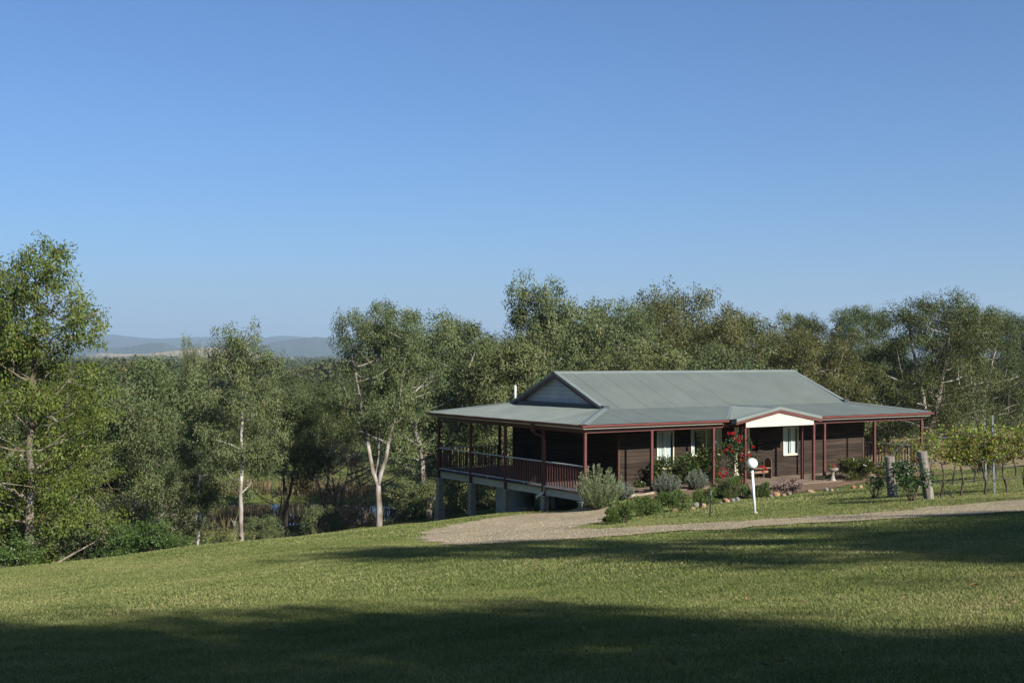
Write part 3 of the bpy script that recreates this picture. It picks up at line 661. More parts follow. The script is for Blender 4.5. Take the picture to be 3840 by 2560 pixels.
# ------------------------------------------------------------------ garden plants
def stems_mb(n, h, spread, r, base_r, rad=.008):
    mb = MB(); tips = []
    for k in range(n):
        a = r.uniform(0, 6.283); e = spread * math.sqrt(r.uniform(.1, 1)); p0 = np.array((math.cos(a) * base_r * r.uniform(0, 1), math.sin(a) * base_r * r.uniform(0, 1), -.03))
        p2 = np.array((math.cos(a) * e, math.sin(a) * e, h * r.uniform(.7, 1.))); p1 = p0 * .5 + p2 * .5 + np.array((-math.cos(a) * e * .12, -math.sin(a) * e * .12, h * .05))
        t = np.linspace(0, 1, 5)[:, None]; path = (1 - t) ** 2 * p0 + 2 * t * (1 - t) * p1 + t * t * p2
        mb.tube(path, np.linspace(rad, rad * .4, 5), 5); tips.append(path)
    return mb, tips
def leafy_bush(name, sx, sy, w, h, m, label, cat, n=1500, leaf=(.09, .045), seed=1, lumps=14, low=.1, flat=.8, group=None, world=None, updir=.5, depth=.8, stemm='twig', taper=.25, skew=0.):
    """w and h in photograph pixels (3840 wide)"""
    r = np.random.default_rng(seed); p = src(sx, sy) if world is None else np.array(world); s = p[1] / F_PX; w *= s; h *= s
    root = empty(name, tuple(p), 0, label, cat, group); mb, tips = stems_mb(12, h * .8, w * .4, r, w * .12, .012); mb.obj('stems', M[stemm], root)
    c = np.stack([r.uniform(-.5, .5, lumps) * w * .75, r.uniform(-.5, .5, lumps) * w * depth * .75, h * (low + (1 - low) * r.uniform(.15, .82, lumps))], 1)
    zf_ = c[:, 2] / h; c[:, 0] = c[:, 0] * (1 - taper * zf_) + skew * w * (zf_ - .4); c[:, 1] *= 1 - taper * zf_
    rad = h * .5 * r.uniform(.3, .5, lumps); rad = np.clip(rad, .08, w * .28)
    k = r.integers(0, lumps, n); dd = r.normal(size=(n, 3)); dd /= np.linalg.norm(dd, axis=1)[:, None]
    pos = c[k] + dd * (rad[k] * r.uniform(.35, 1, n) ** .6)[:, None] * (1, 1, flat); pos[:, 2] = np.clip(pos[:, 2], .02, None)
    MB().leaves(pos, dd * .8 + r.normal(size=(n, 3)) * .6 + (0, 0, updir), leaf[0] * r.uniform(.7, 1.2, n), leaf[1], r).obj('foliage', M[m], root)
    return root, w, h
def spike_bush(name, sx, sy, w, h, m, label, cat, n=90, per=60, leaf=(.045, .012), seed=1, world=None, group=None):
    r = np.random.default_rng(seed); p = src(sx, sy) if world is None else np.array(world); s = p[1] / F_PX; w *= s; h *= s
    root = empty(name, tuple(p), 0, label, cat, group); mb = MB(); lm = MB(); sp = []
    for k in range(n):
        a = r.uniform(0, 6.283); e = w * .5 * math.sqrt(r.uniform(.0, 1)); hh = h * (1 - .45 * (e / (w * .5)) ** 2) * r.uniform(.62, 1.04)
        p0 = np.array((math.cos(a) * w * .14 * r.uniform(0, 1), math.sin(a) * w * .14 * r.uniform(0, 1), -.02)); p2 = np.array((math.cos(a) * e, math.sin(a) * e, hh)); p1 = p0 * .45 + p2 * .55 + np.array((math.cos(a) * e * .15, math.sin(a) * e * .15, -h * .06))
        t = np.linspace(0, 1, 6)[:, None]; path = (1 - t) ** 2 * p0 + 2 * t * (1 - t) * p1 + t * t * p2; mb.tube(path, np.linspace(.008, .003, 6), 4, cap=False)
        tt = r.uniform(.12, 1, per)[:, None]; q = (1 - tt) ** 2 * p0 + 2 * tt * (1 - tt) * p1 + tt * tt * p2; q += r.normal(size=q.shape) * .010
        lm.leaves(q, (p2 - p0) / np.linalg.norm(p2 - p0) * .7 + r.normal(size=(per, 3)) * .55, leaf[0] * r.uniform(.7, 1.2, per), leaf[1], r, np.clip(r.uniform(0, .8, per) + .25 * (tt[:, 0] > .9), 0, 1)); sp.append(p2)
    mb.obj('stems', M['twig'], root); lm.obj('foliage', M[m], root)
    return root, np.array(sp)
spike_bush('rosemary_bush', 2226, 1872, 200, 178, 'leaf_rosemary', 'tall spiky rosemary bush by the corner of the deck', 'bush', 105, 260, (.05, .016), 11, on_ground(*to_world(.15, -.75)[:2]))
lav = 'lavender bushes in front of the dark wall'
spike_bush('lavender_bush', 2338, 1872, 92, 68, 'leaf_lavender', 'small rounded lavender bush just right of the rosemary', 'bush', 150, 50, (.05, .014), 12, group=lav)
spike_bush('lavender_bush', 2503, 1852, 124, 84, 'leaf_lavender', 'largest grey lavender bush, below the left window', 'bush', 240, 55, (.05, .014), 13, group=lav)
spike_bush('lavender_bush', 2613, 1838, 92, 84, 'leaf_lavender', 'grey lavender bush left of the red rose', 'bush', 180, 50, (.05, .014), 14, group=lav)
glo = 'glossy dark shrubs in the bed'
leafy_bush('glossy_shrub', 2480, 1832, 115, 122, 'leaf_gloss', 'dark glossy shrub under the left window behind the largest lavender', 'shrub', 1500, (.12, .05), 21, 16, .1, group=glo)
leafy_bush('glossy_shrub', 2575, 1824, 120, 130, 'leaf_gloss', 'dark glossy shrub between the two front windows', 'shrub', 1700, (.12, .05), 22, 16, .1, group=glo)
leafy_bush('glossy_shrub', 2662, 1822, 100, 178, 'leaf_gloss', 'tallest glossy shrub in front of the wide dark window', 'shrub', 2000, (.12, .05), 23, 20, .1, group=glo)
leafy_bush('glossy_shrub', 2400, 1832, 46, 30, 'leaf_gloss', 'very low dark shrub at the wall right of the house corner', 'shrub', 180, (.10, .05), 24, 6, .1, group=glo)
# red rose
root, w, h = leafy_bush('red_rose_bush', 2776, 1822, 150, 205, 'leaf_rose', 'tall rose bush covered in red blooms beside the porch', 'rose bush', 3200, (.08, .048), 31, 34, .05, taper=.62, skew=-.30)
rb = src(2776, 1822); r_ = np.random.default_rng(41)
blooms = [(2731, 1625), (2745, 1627), (2752, 1624), (2752, 1643), (2764, 1648), (2776, 1637), (2771, 1655), (2777, 1646), (2708, 1694), (2717, 1698), (2725, 1687), (2737, 1674), (2745, 1690), (2752, 1688), (2757, 1692), (2791, 1688), (2786, 1696), (2824, 1677), (2778, 1705), (2776, 1718), (2784, 1722), (2790, 1713), (2799, 1704), (2811, 1710), (2808, 1702), (2780, 1726), (2854, 1752), (2862, 1750), (2871, 1758), (2861, 1768), (2789, 1783), (2793, 1790), (2760, 1793), (2716, 1759), (2717, 1785), (2709, 1787), (2777, 1803), (2700, 1775), (2724, 1776)]
for (bx, by) in blooms:
    rd = ray(bx * 2352 / 3840, by * 2352 / 3840); dep = rb[1] - r_.uniform(.15, .45); c = rd * dep - rb; n = 26
    q = r_.normal(size=(n, 3)); q /= np.linalg.norm(q, axis=1)[:, None]
    MB().leaves(c + q * .022, q * .7 + (0, 0, .5), .06, .055, r_).obj('bloom', M['petal_red'], root)
low = 'low green shrubs along the bed front'
for k, (sx, sy, w, h, lab) in enumerate([(2335, 1962, 120, 92, 'leftmost low bright green shrub at the driveway corner'), (2290, 1960, 60, 60, 'darker small shrub at the very tip of the bed by the driveway'), (2430, 1932, 130, 86, 'low green shrub second along the bed front from the driveway'),
        (2545, 1914, 110, 78, 'low green shrub left of the sprinkler riser'), (2640, 1896, 110, 82, 'low green shrub behind the sprinkler riser'), (2735, 1872, 130, 96, 'low green shrub under the red rose with pink buds'), (2700, 1868, 80, 54, 'small green shrub between the riser and the red rose'),
        (2780, 1868, 90, 62, 'low green shrub left of the lamp post'), (2855, 1866, 76, 62, 'low green shrub right of the lamp post'), (2490, 1904, 80, 60, 'small green shrub behind the bed front below the largest lavender')]):
    leafy_bush('low_shrub', sx, sy, w, h, 'leaf_shrub', lab, 'shrub', 2600, (.065, .024), 50 + k, 20, .0, group=low, updir=.9)
leafy_bush('succulent_clump', 2955, 1856, 140, 62, 'leaf_succulent', 'clump of reddish grey succulents at the edge of the gravel bed', 'plant', 1700, (.07, .04), 61, 24, .0, updir=1.)
leafy_bush('hedge_shrub', 3212, 1802, 205, 92, 'leaf_hedge', 'clipped rounded hedge shrub with reddish tips right of the bird bath', 'hedge', 8000, (.07, .042), 62, 34, .0)
leafy_bush('hedge_shrub', 3330, 1798, 120, 78, 'leaf_hedge', 'hedge shrub behind the left vine post', 'hedge', 3200, (.07, .042), 63, 24, .0)
leafy_bush('ground_cover_plant', 3100, 1804, 95, 26, 'leaf_rose', 'low dark creeping plant at the foot of the bird bath', 'plant', 800, (.05, .02), 64, 12, .0)
leafy_bush('small_rose_bush', 3280, 1870, 90, 88, 'leaf_rose', 'thin small rose bush left of the left vine post', 'rose bush', 330, (.07, .045), 65, 12, .3)
leafy_bush('pale_shrub', 3690, 1795, 220, 110, 'leaf_shrub', 'strappy green plant behind the vine rows', 'plant', 900, (.35, .03), 66, 14, .0, updir=1.4)

# ------------------------------------------------------------------ vineyard end posts, vines
def strainer(p0, p1, wpx, label, seed):
    a = src(*p0); s = a[1] / F_PX; r = np.random.default_rng(seed); w = wpx * s; dx = (p1[0] - p0[0]) * s; hh = (p0[1] - p1[1]) * s
    o = empty('vine_end_post', tuple(a), 0, label, 'post', 'end posts of the vine rows')
    n = 16; t = np.linspace(-.06, 1, n); sides = 18; ph = np.arange(sides) * 2 * np.pi / sides; lob = 1 + .03 * np.sin(ph * 3 + 1) + .02 * r.normal(size=sides)
    v = np.stack([np.stack([dx * ti + w / 2 * lob * np.cos(ph) * (1 + .02 * math.sin(ti * 7)), w / 2 * lob * np.sin(ph), np.full(sides, hh * ti) + (.012 * np.cos(ph * 2 + 1) if k == n - 1 else 0)], 1) for k, ti in enumerate(t)]).reshape(-1, 3)
    i = np.arange(n - 1)[:, None] * sides; k = np.arange(sides)[None]; k2 = (k + 1) % sides
    mb = MB(); mb.add(v, np.stack([i + k, i + k2, i + sides + k2, i + sides + k], -1).reshape(-1, 4), [((n - 1) * sides, (n - 1) * sides + k, (n - 1) * sides + k + 1) for k in range(1, sides - 1)]); mb.obj('timber', M['oldwood'], o, False)
    for z in (.62, .86): MB().tube([(dx * z + w * .53 * math.cos(t), w * .53 * math.sin(t), hh * z + .01 * math.sin(t)) for t in np.linspace(0, 6.3, 20)], .005, 5).obj('wire_wrap', M['metalpost'], o)
    return a, hh
pa, _ = strainer((3347, 1862), (3336, 1711), 36, 'weathered grey vine post partly hidden by the left rose', 1)
pb, _ = strainer((3484, 1871), (3457, 1692), 38, 'taller leaning grey vine post with dark rose in front', 2)
root, w, h = leafy_bush('dark_rose_bush', 3420, 1878, 150, 160, 'leaf_rose', 'dark-leaved rose bush in front of the taller vine post', 'rose bush', 1100, (.085, .055), 71, 16, .28)
rb = np.array(root.location); q = r_.normal(size=(30, 3)); q /= np.linalg.norm(q, axis=1)[:, None]
c = ray(3437 * 2352 / 3840, 1726 * 2352 / 3840) * (rb[1] - .3) - rb; MB().leaves(c + q * .03, q * .7 + (0, 0, .4), .06, .05, r_).obj('bloom', M['petal_dark'], root)

def vine(p, h, width, label, seed, group, green=.3, n=260, hgt=1.95, along=(1, 0)):
    r = np.random.default_rng(seed); root = empty('grape_vine', tuple(p), 0, label, 'vine', group)
    t = np.linspace(0, 1, 8); path = np.stack([.05 * np.sin(t * 5 + seed), .04 * np.cos(t * 4 + seed * 2), t * h - .05], 1); mb = MB(); mb.tube(path, np.linspace(.034, .022, 8) * (1 + .12 * np.sin(t * 23)), 7)
    top = path[-1]; al = np.array((along[0], along[1], 0.)); ends = []
    for s in (-1, 1):
        tt = np.linspace(0, 1, 6)[:, None]; arm = top + al * s * width * .5 * tt + np.array((0, 0, .06)) * np.sin(tt * 3) + r.normal(size=(6, 3)) * .015; arm[0] = top; mb.tube(arm, np.linspace(.02, .011, 6), 6)
        for k in range(9):
            b0 = arm[r.integers(1, 6)]; d = np.array((r.normal() * .25, r.normal() * .22, 1.)); L = r.uniform(.45, hgt - h); b1 = b0 + d / np.linalg.norm(d) * L + r.normal(size=3) * .1
            mid = (b0 + b1) / 2 + r.normal(size=3) * .06; tb = np.linspace(0, 1, 5)[:, None]; cane = (1 - tb) ** 2 * b0 + 2 * tb * (1 - tb) * mid + tb * tb * b1; mb.tube(cane, np.linspace(.007, .003, 5), 4, cap=False); ends.append(cane)
    mb.obj('trunk', M['vinebark'], root)
    ends = np.concatenate(ends); k = r.integers(0, len(ends), n); pos = ends[k] + r.normal(size=(n, 3)) * .07
    lm = MB(); lm.leaves(pos, r.normal(size=(n, 3)) + (0, -.2, -.5), .065 * r.uniform(.5, 1.1, n), .06 * r.uniform(.6, 1, n), r, np.clip(r.uniform(0, 1, n), 0, 1)); lm.obj('foliage', M['leaf_vine'], root)
    ng = int(n * green); k = r.integers(0, len(ends), max(ng, 3)); pos = ends[k] + r.normal(size=(len(k), 3)) * .06 + (0, 0, .05)
    MB().leaves(pos, r.normal(size=(len(k), 3)) + (0, -.2, -.4), .085, .075, r).obj('young_foliage', M['leaf_vine_green'], root)
    return root
near = 'grape vines of the near row'; back = 'grape vines of the back row'
ord_ = ['first', 'second', 'third', 'fourth', 'fifth', 'sixth', 'seventh']
nearp = [src(*p) for p in [(3534, 1864), (3606, 1859), (3690, 1854)]]
dirn = nearp[2] - nearp[0]; stepv = dirn / 2
for k in range(3, 6): q = nearp[0] + stepv * k; nearp.append(np.array(on_ground(q[0], q[1])))
for k, p in enumerate(nearp): vine(p, .98, 1.0, f'grape vine, {ord_[k]} from the taller post in the near row', 80 + k, near, .28, 620)
backp = [src(*p) for p in [(3400, 1838), (3488, 1829), (3576, 1821), (3655, 1812)]]
st = (backp[3] - backp[0]) / 3
for k in range(4, 7): q = backp[0] + st * k; backp.append(np.array(on_ground(q[0], q[1])))
for k, p in enumerate(backp): vine(p, 1.0, 1.25, f'grape vine, {ord_[k]} from the left post in the back row', 90 + k, back, .28, 540, 1.95)
# vine leaves reaching out by the posts
def picket(p, h, label, dx=-.06):
    o = empty('star_picket', tuple(p), 0, label, 'post', 'steel pickets in the vine rows')
    mb = MB()
    for k in range(3):
        a = k * 2.094 + .3; mb.prism([(-.003, 0), (.003, 0), (.003, .04), (-.003, .04)], (0, 0, -.1), (dx, 0, h), (math.cos(a), math.sin(a), 0), (-math.sin(a), math.cos(a), 0))
    mb.obj('steel', M['metalpost'], o)
    for z in (.9, 1.3, 1.75): MB().tube([(dx * z / h - .045, 0, z), (dx * z / h + .045, 0, z)], .006, 5).obj('wire_clip', M['metalpost'], o)
picket(src(3729, 1851), 2.2, 'tall steel picket between vines of the near row')
q = backp[3] + st * .55; picket(np.array(on_ground(q[0], q[1])), 2.25, 'steel picket rising from the back vine row')
# wires and hoses
def wire(pts, rad, name, m, label, cat):
    o = empty(name, tuple(pts[0]), 0, label, cat); MB().tube(np.array(pts) - pts[0], rad, 6).obj('line', M[m], o, True)
for nm, pr in (('near', nearp), ('back', backp)):
    base = pb if nm == 'near' else pa
    for z, w_ in ((1.0, 'lower'), (1.65, 'upper')):
        pts = [base + (0, 0, min(z, 1.25))] + [p + (0, .02, z) for p in pr]; wire(pts, .004, 'trellis_wire', 'metalpost', f'{w_} trellis wire of the {nm} vine row', 'wire')
    pts = [base + (.1, -.1, .35 if nm == 'back' else .5)] + [p + (0, -.05, .42 - .03 * (k % 2)) for k, p in enumerate(pr)]
    wire(pts, .011, 'drip_hose', 'black', f'black drip hose hung along the {nm} vine row', 'hose')
a = src(3510, 1842); b2 = src(3580, 1868); t = np.linspace(0, 1, 8)[:, None]; pts = a * (1 - t) + b2 * t; pts[:, 2] = [float(terrain(x, y)) + .03 + .45 * (1 - k / 7.) ** 2 for k, (x, y, z) in enumerate(pts)]
wire(list(pts), .012, 'hose_end', 'black', 'loose black hose end trailing onto the lawn by the taller post', 'hose')

# ------------------------------------------------------------------ trees
def quad_bez(p0, p1, p2, n=6):
    t = np.linspace(0, 1, n)[:, None]; return (1 - t) ** 2 * p0 + 2 * t * (1 - t) * p1 + t * t * p2
def gum(name, seed, H, base, cr, m_leaf, m_bark, label, limbs=16, subs=4, leaves=24000, leaf=(.17, .07), r0=.17, fork=0, clump=.62, prof=(.55, 1., .45), squash=.75, dead=0, fork_at=None):
    """a gum tree: wandering trunk, rising limbs, leaf clumps at the branch ends"""
    r = np.random.default_rng(seed); wood = MB(); root = empty(name, (0, 0, 0), 0, label, 'tree')
    def stem(p0, az, tilt, L, rad0, rad1, n=12, wob=.035):
        t = np.linspace(0, 1, n); d = np.array((math.cos(az) * math.sin(tilt), math.sin(az) * math.sin(tilt), math.cos(tilt)))
        path = p0 + t[:, None] * d * L; w = np.cumsum(r.normal(size=(n, 2)) * wob * L / math.sqrt(n), 0) * .5; path[:, :2] += w - w[0]
        path[:, 2] += (L * (1 - math.cos(tilt)) * .5) * t ** 2
        rad = rad1 + (rad0 - rad1) * (1 - t) ** .85
        if rad0 == r0: rad[0] *= 1.35
        wood.tube(path, rad, 9); return path, rad
    axes = []
    p, rd = stem(np.zeros(3), r.uniform(0, 6), .04, H * (.93 if not fork else (fork_at or base)), r0, .02 if not fork else r0 * .75, 16)
    p[:, 0] += 0
    if fork:
        a0 = r.uniform(0, 6)
        for k in range(fork):
            a = a0 + k * 6.283 / fork + r.normal() * .2; axes.append(stem(p[-3], a, r.uniform(.16, .34), H * (1 - (fork_at or base)) * r.uniform(.88, 1.05), r0 * .68, .02, 12, .06))
    else: axes.append((p, rd))
    ends = []
    pf = lambda s: np.interp(s, [0, .45, .8, 1.0], [prof[0], prof[1], (prof[1] + prof[2]) / 2, prof[2]])
    for k in range(limbs):
        path, rad = axes[k % len(axes)]
        s = (k + r.uniform(.1, .9)) / limbs; zt = H * (base + (1 - base) * s * .96)
        i = int(np.argmin(np.abs(path[:, 2] - max(zt - H * .10, path[0, 2] + .05)))); p0 = path[i]
        az = k * 2.399 + r.normal() * .35; R_ = cr * pf(s) * r.uniform(.55, 1.0)
        p2 = np.array((p0[0] * .5 + math.cos(az) * R_, p0[1] * .5 + math.sin(az) * R_, zt)); p1 = p0 + (p2 - p0) * .5 + np.array((0, 0, -.05 * H * r.uniform(0, 1))) + r.normal(size=3) * .18
        rl = max(.014, min(rad[i] * .5, .013 * np.linalg.norm(p2 - p0) + .010)); lb = quad_bez(p0, p1, p2, 7); lb[1:-1] += r.normal(size=(5, 3)) * .05
        wood.tube(lb, np.linspace(rl, .012, 7), 6, cap=False); ends.append((p2, 1.))
        for q in range(subs):
            j = r.integers(2, 6); d = np.array((r.normal(), r.normal(), r.normal() * .55 + .35)); d /= np.linalg.norm(d); L = cr * r.uniform(.22, .5); e = lb[j] + d * L
            sb = quad_bez(lb[j], lb[j] + d * L * .5 + r.normal(size=3) * .1, e, 5); wood.tube(sb, np.linspace(rl * .5, .008, 5), 5, cap=False); ends.append((e, r.uniform(.6, 1.)))
    for k in range(dead):
        path, rad = axes[k % len(axes)]; i = r.integers(2, len(path) - 3); az = r.uniform(3.3, 6.1); L = r.uniform(.8, 2.4); d = np.array((math.cos(az), math.sin(az), r.uniform(-.1, .7)))
        lb = quad_bez(path[i], path[i] + d * L * .6 + (0, 0, -.1), path[i] + d * L + (0, 0, .3), 6); wood.tube(lb, np.linspace(.05, .01, 6), 6)
        for q in range(3): e = lb[3] + r.normal(size=3) * .5; wood.tube(quad_bez(lb[3], (lb[3] + e) / 2 + r.normal(size=3) * .1, e, 4), np.linspace(.02, .006, 4), 5)
    for ax_ in axes:
        top = ax_[0][-1]; ends.append((top, .9)); ends.append((top - (0, 0, .05 * H), 1.)); ends.append((ax_[0][-3], .8))
    wood.obj('trunk', M[m_bark], root, True)
    ec = np.array([e[0] for e in ends]); ew = np.array([e[1] for e in ends]); n = leaves; k = r.choice(len(ec), n, p=ew ** 2 / (ew ** 2).sum())
    # every clump is itself a few small tufts
    nt_ = 8; tc = ec[:, None] + r.normal(size=(len(ec), nt_, 3)) * (clump * ew)[:, None, None] * .52 * np.array((1.1, 1.1, squash * .8)); j = r.integers(0, nt_, n)
    dd = r.normal(size=(n, 3)); dd /= np.linalg.norm(dd, axis=1)[:, None]
    pos = tc[k, j] + dd * (clump * ew[k] * .48 * r.uniform(.1, 1, n) ** .55)[:, None]
    di = dd * .45 + r.normal(size=(n, 3)) * .55 + np.array((0, 0, -.75)); tint = np.clip(r.uniform(0, .35, n) + r.uniform(0, .55, (len(ec), nt_))[k, j], 0, 1); tint[r.uniform(0, 1, n) < .02] = 1
    MB().leaves(pos, di, leaf[0] * r.uniform(.65, 1.25, n), leaf[1] * r.uniform(.7, 1.2, n), r, tint, face=dd * .6 + (pos - ec[k]) / (clump * ew[k])[:, None] * .6 + (0, 0, .25)).obj('crown', M[m_leaf], root)
    root['H'] = H; return root
def place(root, px, top, d, label, first, wx=1., rz=None, group=None, seed=0, sink=.1):
    """stand a tree at distance d on the line of sight px, its tip at height top of the photograph"""
    r = random.Random(seed * 7 + int(px)); rd = ray(px, top); x, y = rd[0] * d, d; zb = float(terrain(x, y)) - sink; h = rd[2] * d - zb; s = h / root['H']
    rz = r.uniform(0, 6.28) if rz is None else rz
    if first: root.location = (x, y, zb); root.rotation_euler = (0, 0, rz); root.scale = (s * wx, s * wx, s); root['label'] = label; t = root
    else: t = copy_thing(root, (x, y, zb), rz, (s * wx, s * wx, s), label, group)
    if group: t['group'] = group
    return t
used = set()
def tree(key, px, top, d, label, wx=1., rz=None, group=None, seed=0):
    first = key not in used; used.add(key); return place(ARCH[key], px, top, d, label, first, wx, rz, group, seed)
ARCH = {
 'tall_yellow': gum('gum_tree', 201, 13., .16, 2.9, 'leaf_yellow', 'gumgrey', '', 34, 3, 44000, (.125, .055), .17, 0, .66, (1.05, .92, .50), .8, 2),
 'broad_grey': gum('gum_tree', 202, 10.5, .36, 3.3, 'leaf_grey', 'gumgrey', '', 22, 2, 40000, (.14, .065), .17, 2, .98, (.7, 1., .5), .7, 1, .2),
 'slender': gum('gum_tree', 203, 11., .42, 2.4, 'leaf_grey', 'gumwhite', '', 16, 2, 28000, (.13, .06), .14, 0, .84, (.8, 1., .55), .75, 1),
 'white_fork': gum('gum_tree', 204, 11.5, .44, 3.6, 'leaf_grey', 'gumwhite', '', 24, 2, 42000, (.135, .062), .21, 3, .92, (.6, 1., .6), .72, 1, .24),
 'upright': gum('gum_tree', 205, 13., .15, 3.1, 'leaf_grey', 'gumgrey', '', 28, 2, 44000, (.16, .075), .2, 0, 1.02, (.95, 1., .42), .85, 1),
 'olive_dome': gum('gum_tree', 206, 12., .25, 3.9, 'leaf_olive', 'gumgrey', '', 24, 2, 46000, (.14, .068), .2, 3, 1.18, (.7, 1., .66), .55, 1, .2),
 'spreading': gum('gum_tree', 207, 13., .22, 6.0, 'leaf_dark', 'gumwhite', '', 34, 2, 60000, (.17, .08), .33, 3, 1.45, (.75, 1., .55), .55, 5, .16),
 'mixed': gum('gum_tree', 208, 11., .14, 3.2, 'leaf_dark', 'gumdark', '', 24, 2, 42000, (.15, .07), .17, 2, 1.02, (.85, 1., .5), .75, 1),
 'dark_open': gum('gum_tree', 214, 11., .42, 3.0, 'leaf_dark', 'gumdark', '', 20, 2, 34000, (.14, .065), .16, 2, .92, (.75, 1., .5), .72, 1, .2),
 'understory': gum('understory_shrub', 209, 4., .06, 1.9, 'leaf_grey', 'gumdark', '', 18, 2, 12000, (.12, .055), .06, 3, .58, (.8, 1., .6), .75, 1),
 'green_shrub': gum('green_shrub', 210, 3., .04, 1.5, 'leaf_shrub', 'gumdark', '', 18, 2, 9000, (.12, .06), .05, 3, .5, (.8, 1., .6), .75, 0),
 'twiggy': gum('bare_shrub', 211, 4.5, .1, 2.2, 'reed', 'gumgrey', '', 30, 5, 1800, (.10, .04), .06, 3, .7, (.8, 1., .6), .8, 6),
}
tree('tall_yellow', 78, 538, 47, 'tall yellow-green gum at the far left edge of the lawn', 1.08, 2.1)
tree('tall_yellow', -60, 640, 52, 'yellow-green gum cut off by the left edge, behind the tallest gum', 1.1, 4.0)
tree('tall_yellow', 140, 850, 58, 'yellow-green gum just right of the tallest left gum', .9, 1.0)
tree('broad_grey', 335, 832, 68, 'broad grey-green gum between the tallest left gum and the slender trunk', 1.15)
tree('broad_grey', 262, 900, 60, 'lower grey-green gum tucked against the tallest left gum', 1.0)
tree('broad_grey', 425, 905, 76, 'mid-height gum behind the two thin pale trunks', 1.1)
tree('slender', 549, 760, 47, 'slender pale-trunked gum standing above its neighbours left of centre', .86, .4)
tree('slender', 456, 790, 70, 'thin gum whose small tuft top pokes up against the pale paddock', .36)
tree('slender', 452, 940, 50, 'young gum with a straight pale trunk near the lawn edge', .8)
tree('white_fork', 872, 708, 51, 'white-barked forked gum at the edge of the lawn left of the deck', .84, 1.2)
tree('white_fork', 985, 732, 74, 'tall gum crown behind the white forked gum', 1.0)
tree('dark_open', 655, 880, 84, 'dark gum between the slender gum and the white forked gum', 1.1)
tree('dark_open', 745, 862, 92, 'dark gum in the dip left of the white forked gum', 1.0)
tree('upright', 1075, 742, 80, 'gum with pointed crown left of the house roof', .95)
tree('upright', 1250, 640, 84, 'tallest upright gum rising above the left gable', .8, 2.2)
tree('upright', 1165, 770, 72, 'low gum against the left edge of the veranda roof', 1.15)
tree('broad_grey', 1330, 720, 88, 'grey gum right of the tallest upright gum', 1.05)
tree('broad_grey', 1405, 700, 96, 'airy grey gum behind the middle of the roof ridge', .95)
tree('upright', 1462, 705, 92, 'narrow gum left of the olive domed gum', .62)
tree('olive_dome', 1548, 660, 100, 'olive domed gum standing highest behind the roof ridge', .85, 1.)
tree('olive_dome', 1620, 725, 92, 'lower olive gum right of the highest domed gum', .9)
tree('broad_grey', 1480, 790, 82, 'grey-green gum close behind the middle of the roof', 1.2)
tree('broad_grey', 1705, 728, 100, 'grey gum left of the gap behind the roof end', .95)
tree('broad_grey', 1640, 800, 84, 'low grey gum behind the right part of the ridge', 1.2)
tree('mixed', 1790, 800, 105, 'low dark gum in the gap behind the roof end', .9)
tree('olive_dome', 1880, 752, 88, 'wide olive-brown gum behind the right slope of the roof', 1.05, 3.)
tree('olive_dome', 1800, 770, 96, 'olive gum left of the wide olive-brown gum', .8)
tree('mixed', 1850, 716, 150, 'distant dark gum above the wide olive-brown gum', .95)
tree('broad_grey', 1970, 708, 150, 'distant grey gum behind the right end of the roof', 1.15)
tree('spreading', 2135, 697, 92, 'huge dark spreading gum with white dead limbs on the right', 1.0, .6)
tree('spreading', 2250, 722, 104, 'dark spreading gum right of the huge one', .95, 3.4)
tree('spreading', 2345, 726, 112, 'dark gum at the right edge of the picture', .8, 5.)
tree('mixed', 2040, 770, 112, 'dark gum between the olive-brown gum and the huge spreading gum', .95)
tree('mixed', 2440, 740, 110, 'dark gum just beyond the right edge', 1.1)
# darker trees filling in behind
fill = 'gums of the merged woodland behind the nearer trees'
r_ = random.Random(12)
for k, (px, top, d, key) in enumerate([(300, 900, 105, 'mixed'), (520, 905, 125, 'broad_grey'), (590, 915, 130, 'dark_open'), (700, 930, 180, 'broad_grey'), (810, 880, 118, 'dark_open'), (1030, 810, 135, 'dark_open'), (1120, 785, 130, 'broad_grey'),
        (1200, 790, 100, 'mixed'), (1290, 740, 112, 'mixed'), (1370, 760, 104, 'upright'), (1440, 780, 110, 'mixed'), (1540, 790, 112, 'mixed'), (1600, 780, 108, 'broad_grey'), (1690, 800, 112, 'mixed'), (1750, 810, 120, 'broad_grey'), (1930, 790, 115, 'mixed'),
        (2000, 830, 110, 'mixed'), (2070, 840, 118, 'mixed'), (2180, 830, 125, 'mixed'), (2300, 850, 120, 'mixed'), (150, 870, 95, 'mixed'), (30, 800, 90, 'broad_grey'), (380, 915, 130, 'broad_grey'), (770, 905, 190, 'broad_grey'), (1150, 900, 86, 'mixed')]):
    tree(key, px, top, d, 'gum of the dense woodland behind the nearer trees', r_.uniform(.95, 1.25), None, fill, k)
und = 'scrubby shrubs below the lawn edge'
for k, (px, top, d, lab) in enumerate([(150, 1170, 52, 'grey-green scrub bush just right of the tallest left gum trunk'), (250, 1150, 58, 'scrub bush between the tallest left gum and the bright green shrub'), (215, 1090, 64, 'taller scrub bush deep behind the tallest left gum'), (320, 1120, 64, 'scrub bush rising behind the bright green shrub at the lawn edge'),
        (395, 1120, 60, 'scrub bush left of the young pale-trunked gum'), (735, 1165, 62, 'lone rounded scrub bush between the slender gum and the white forked gum'), (960, 1110, 66, 'scrub bush just right of the white forked trunk'), (1080, 1080, 62, 'scrub bush seen under the left end of the deck'), (1130, 1060, 70, 'scrub bush behind the second deck pier from the left'), (1190, 1050, 72, 'scrub bush showing beside the water tank under the deck'), (600, 1190, 52, 'small scrub bush right of the slender pale trunk'), (80, 1120, 58, 'scrub bush behind the tallest left gum trunk')]):
    tree('understory', px, top, d, lab, 1.1, None, und, k)
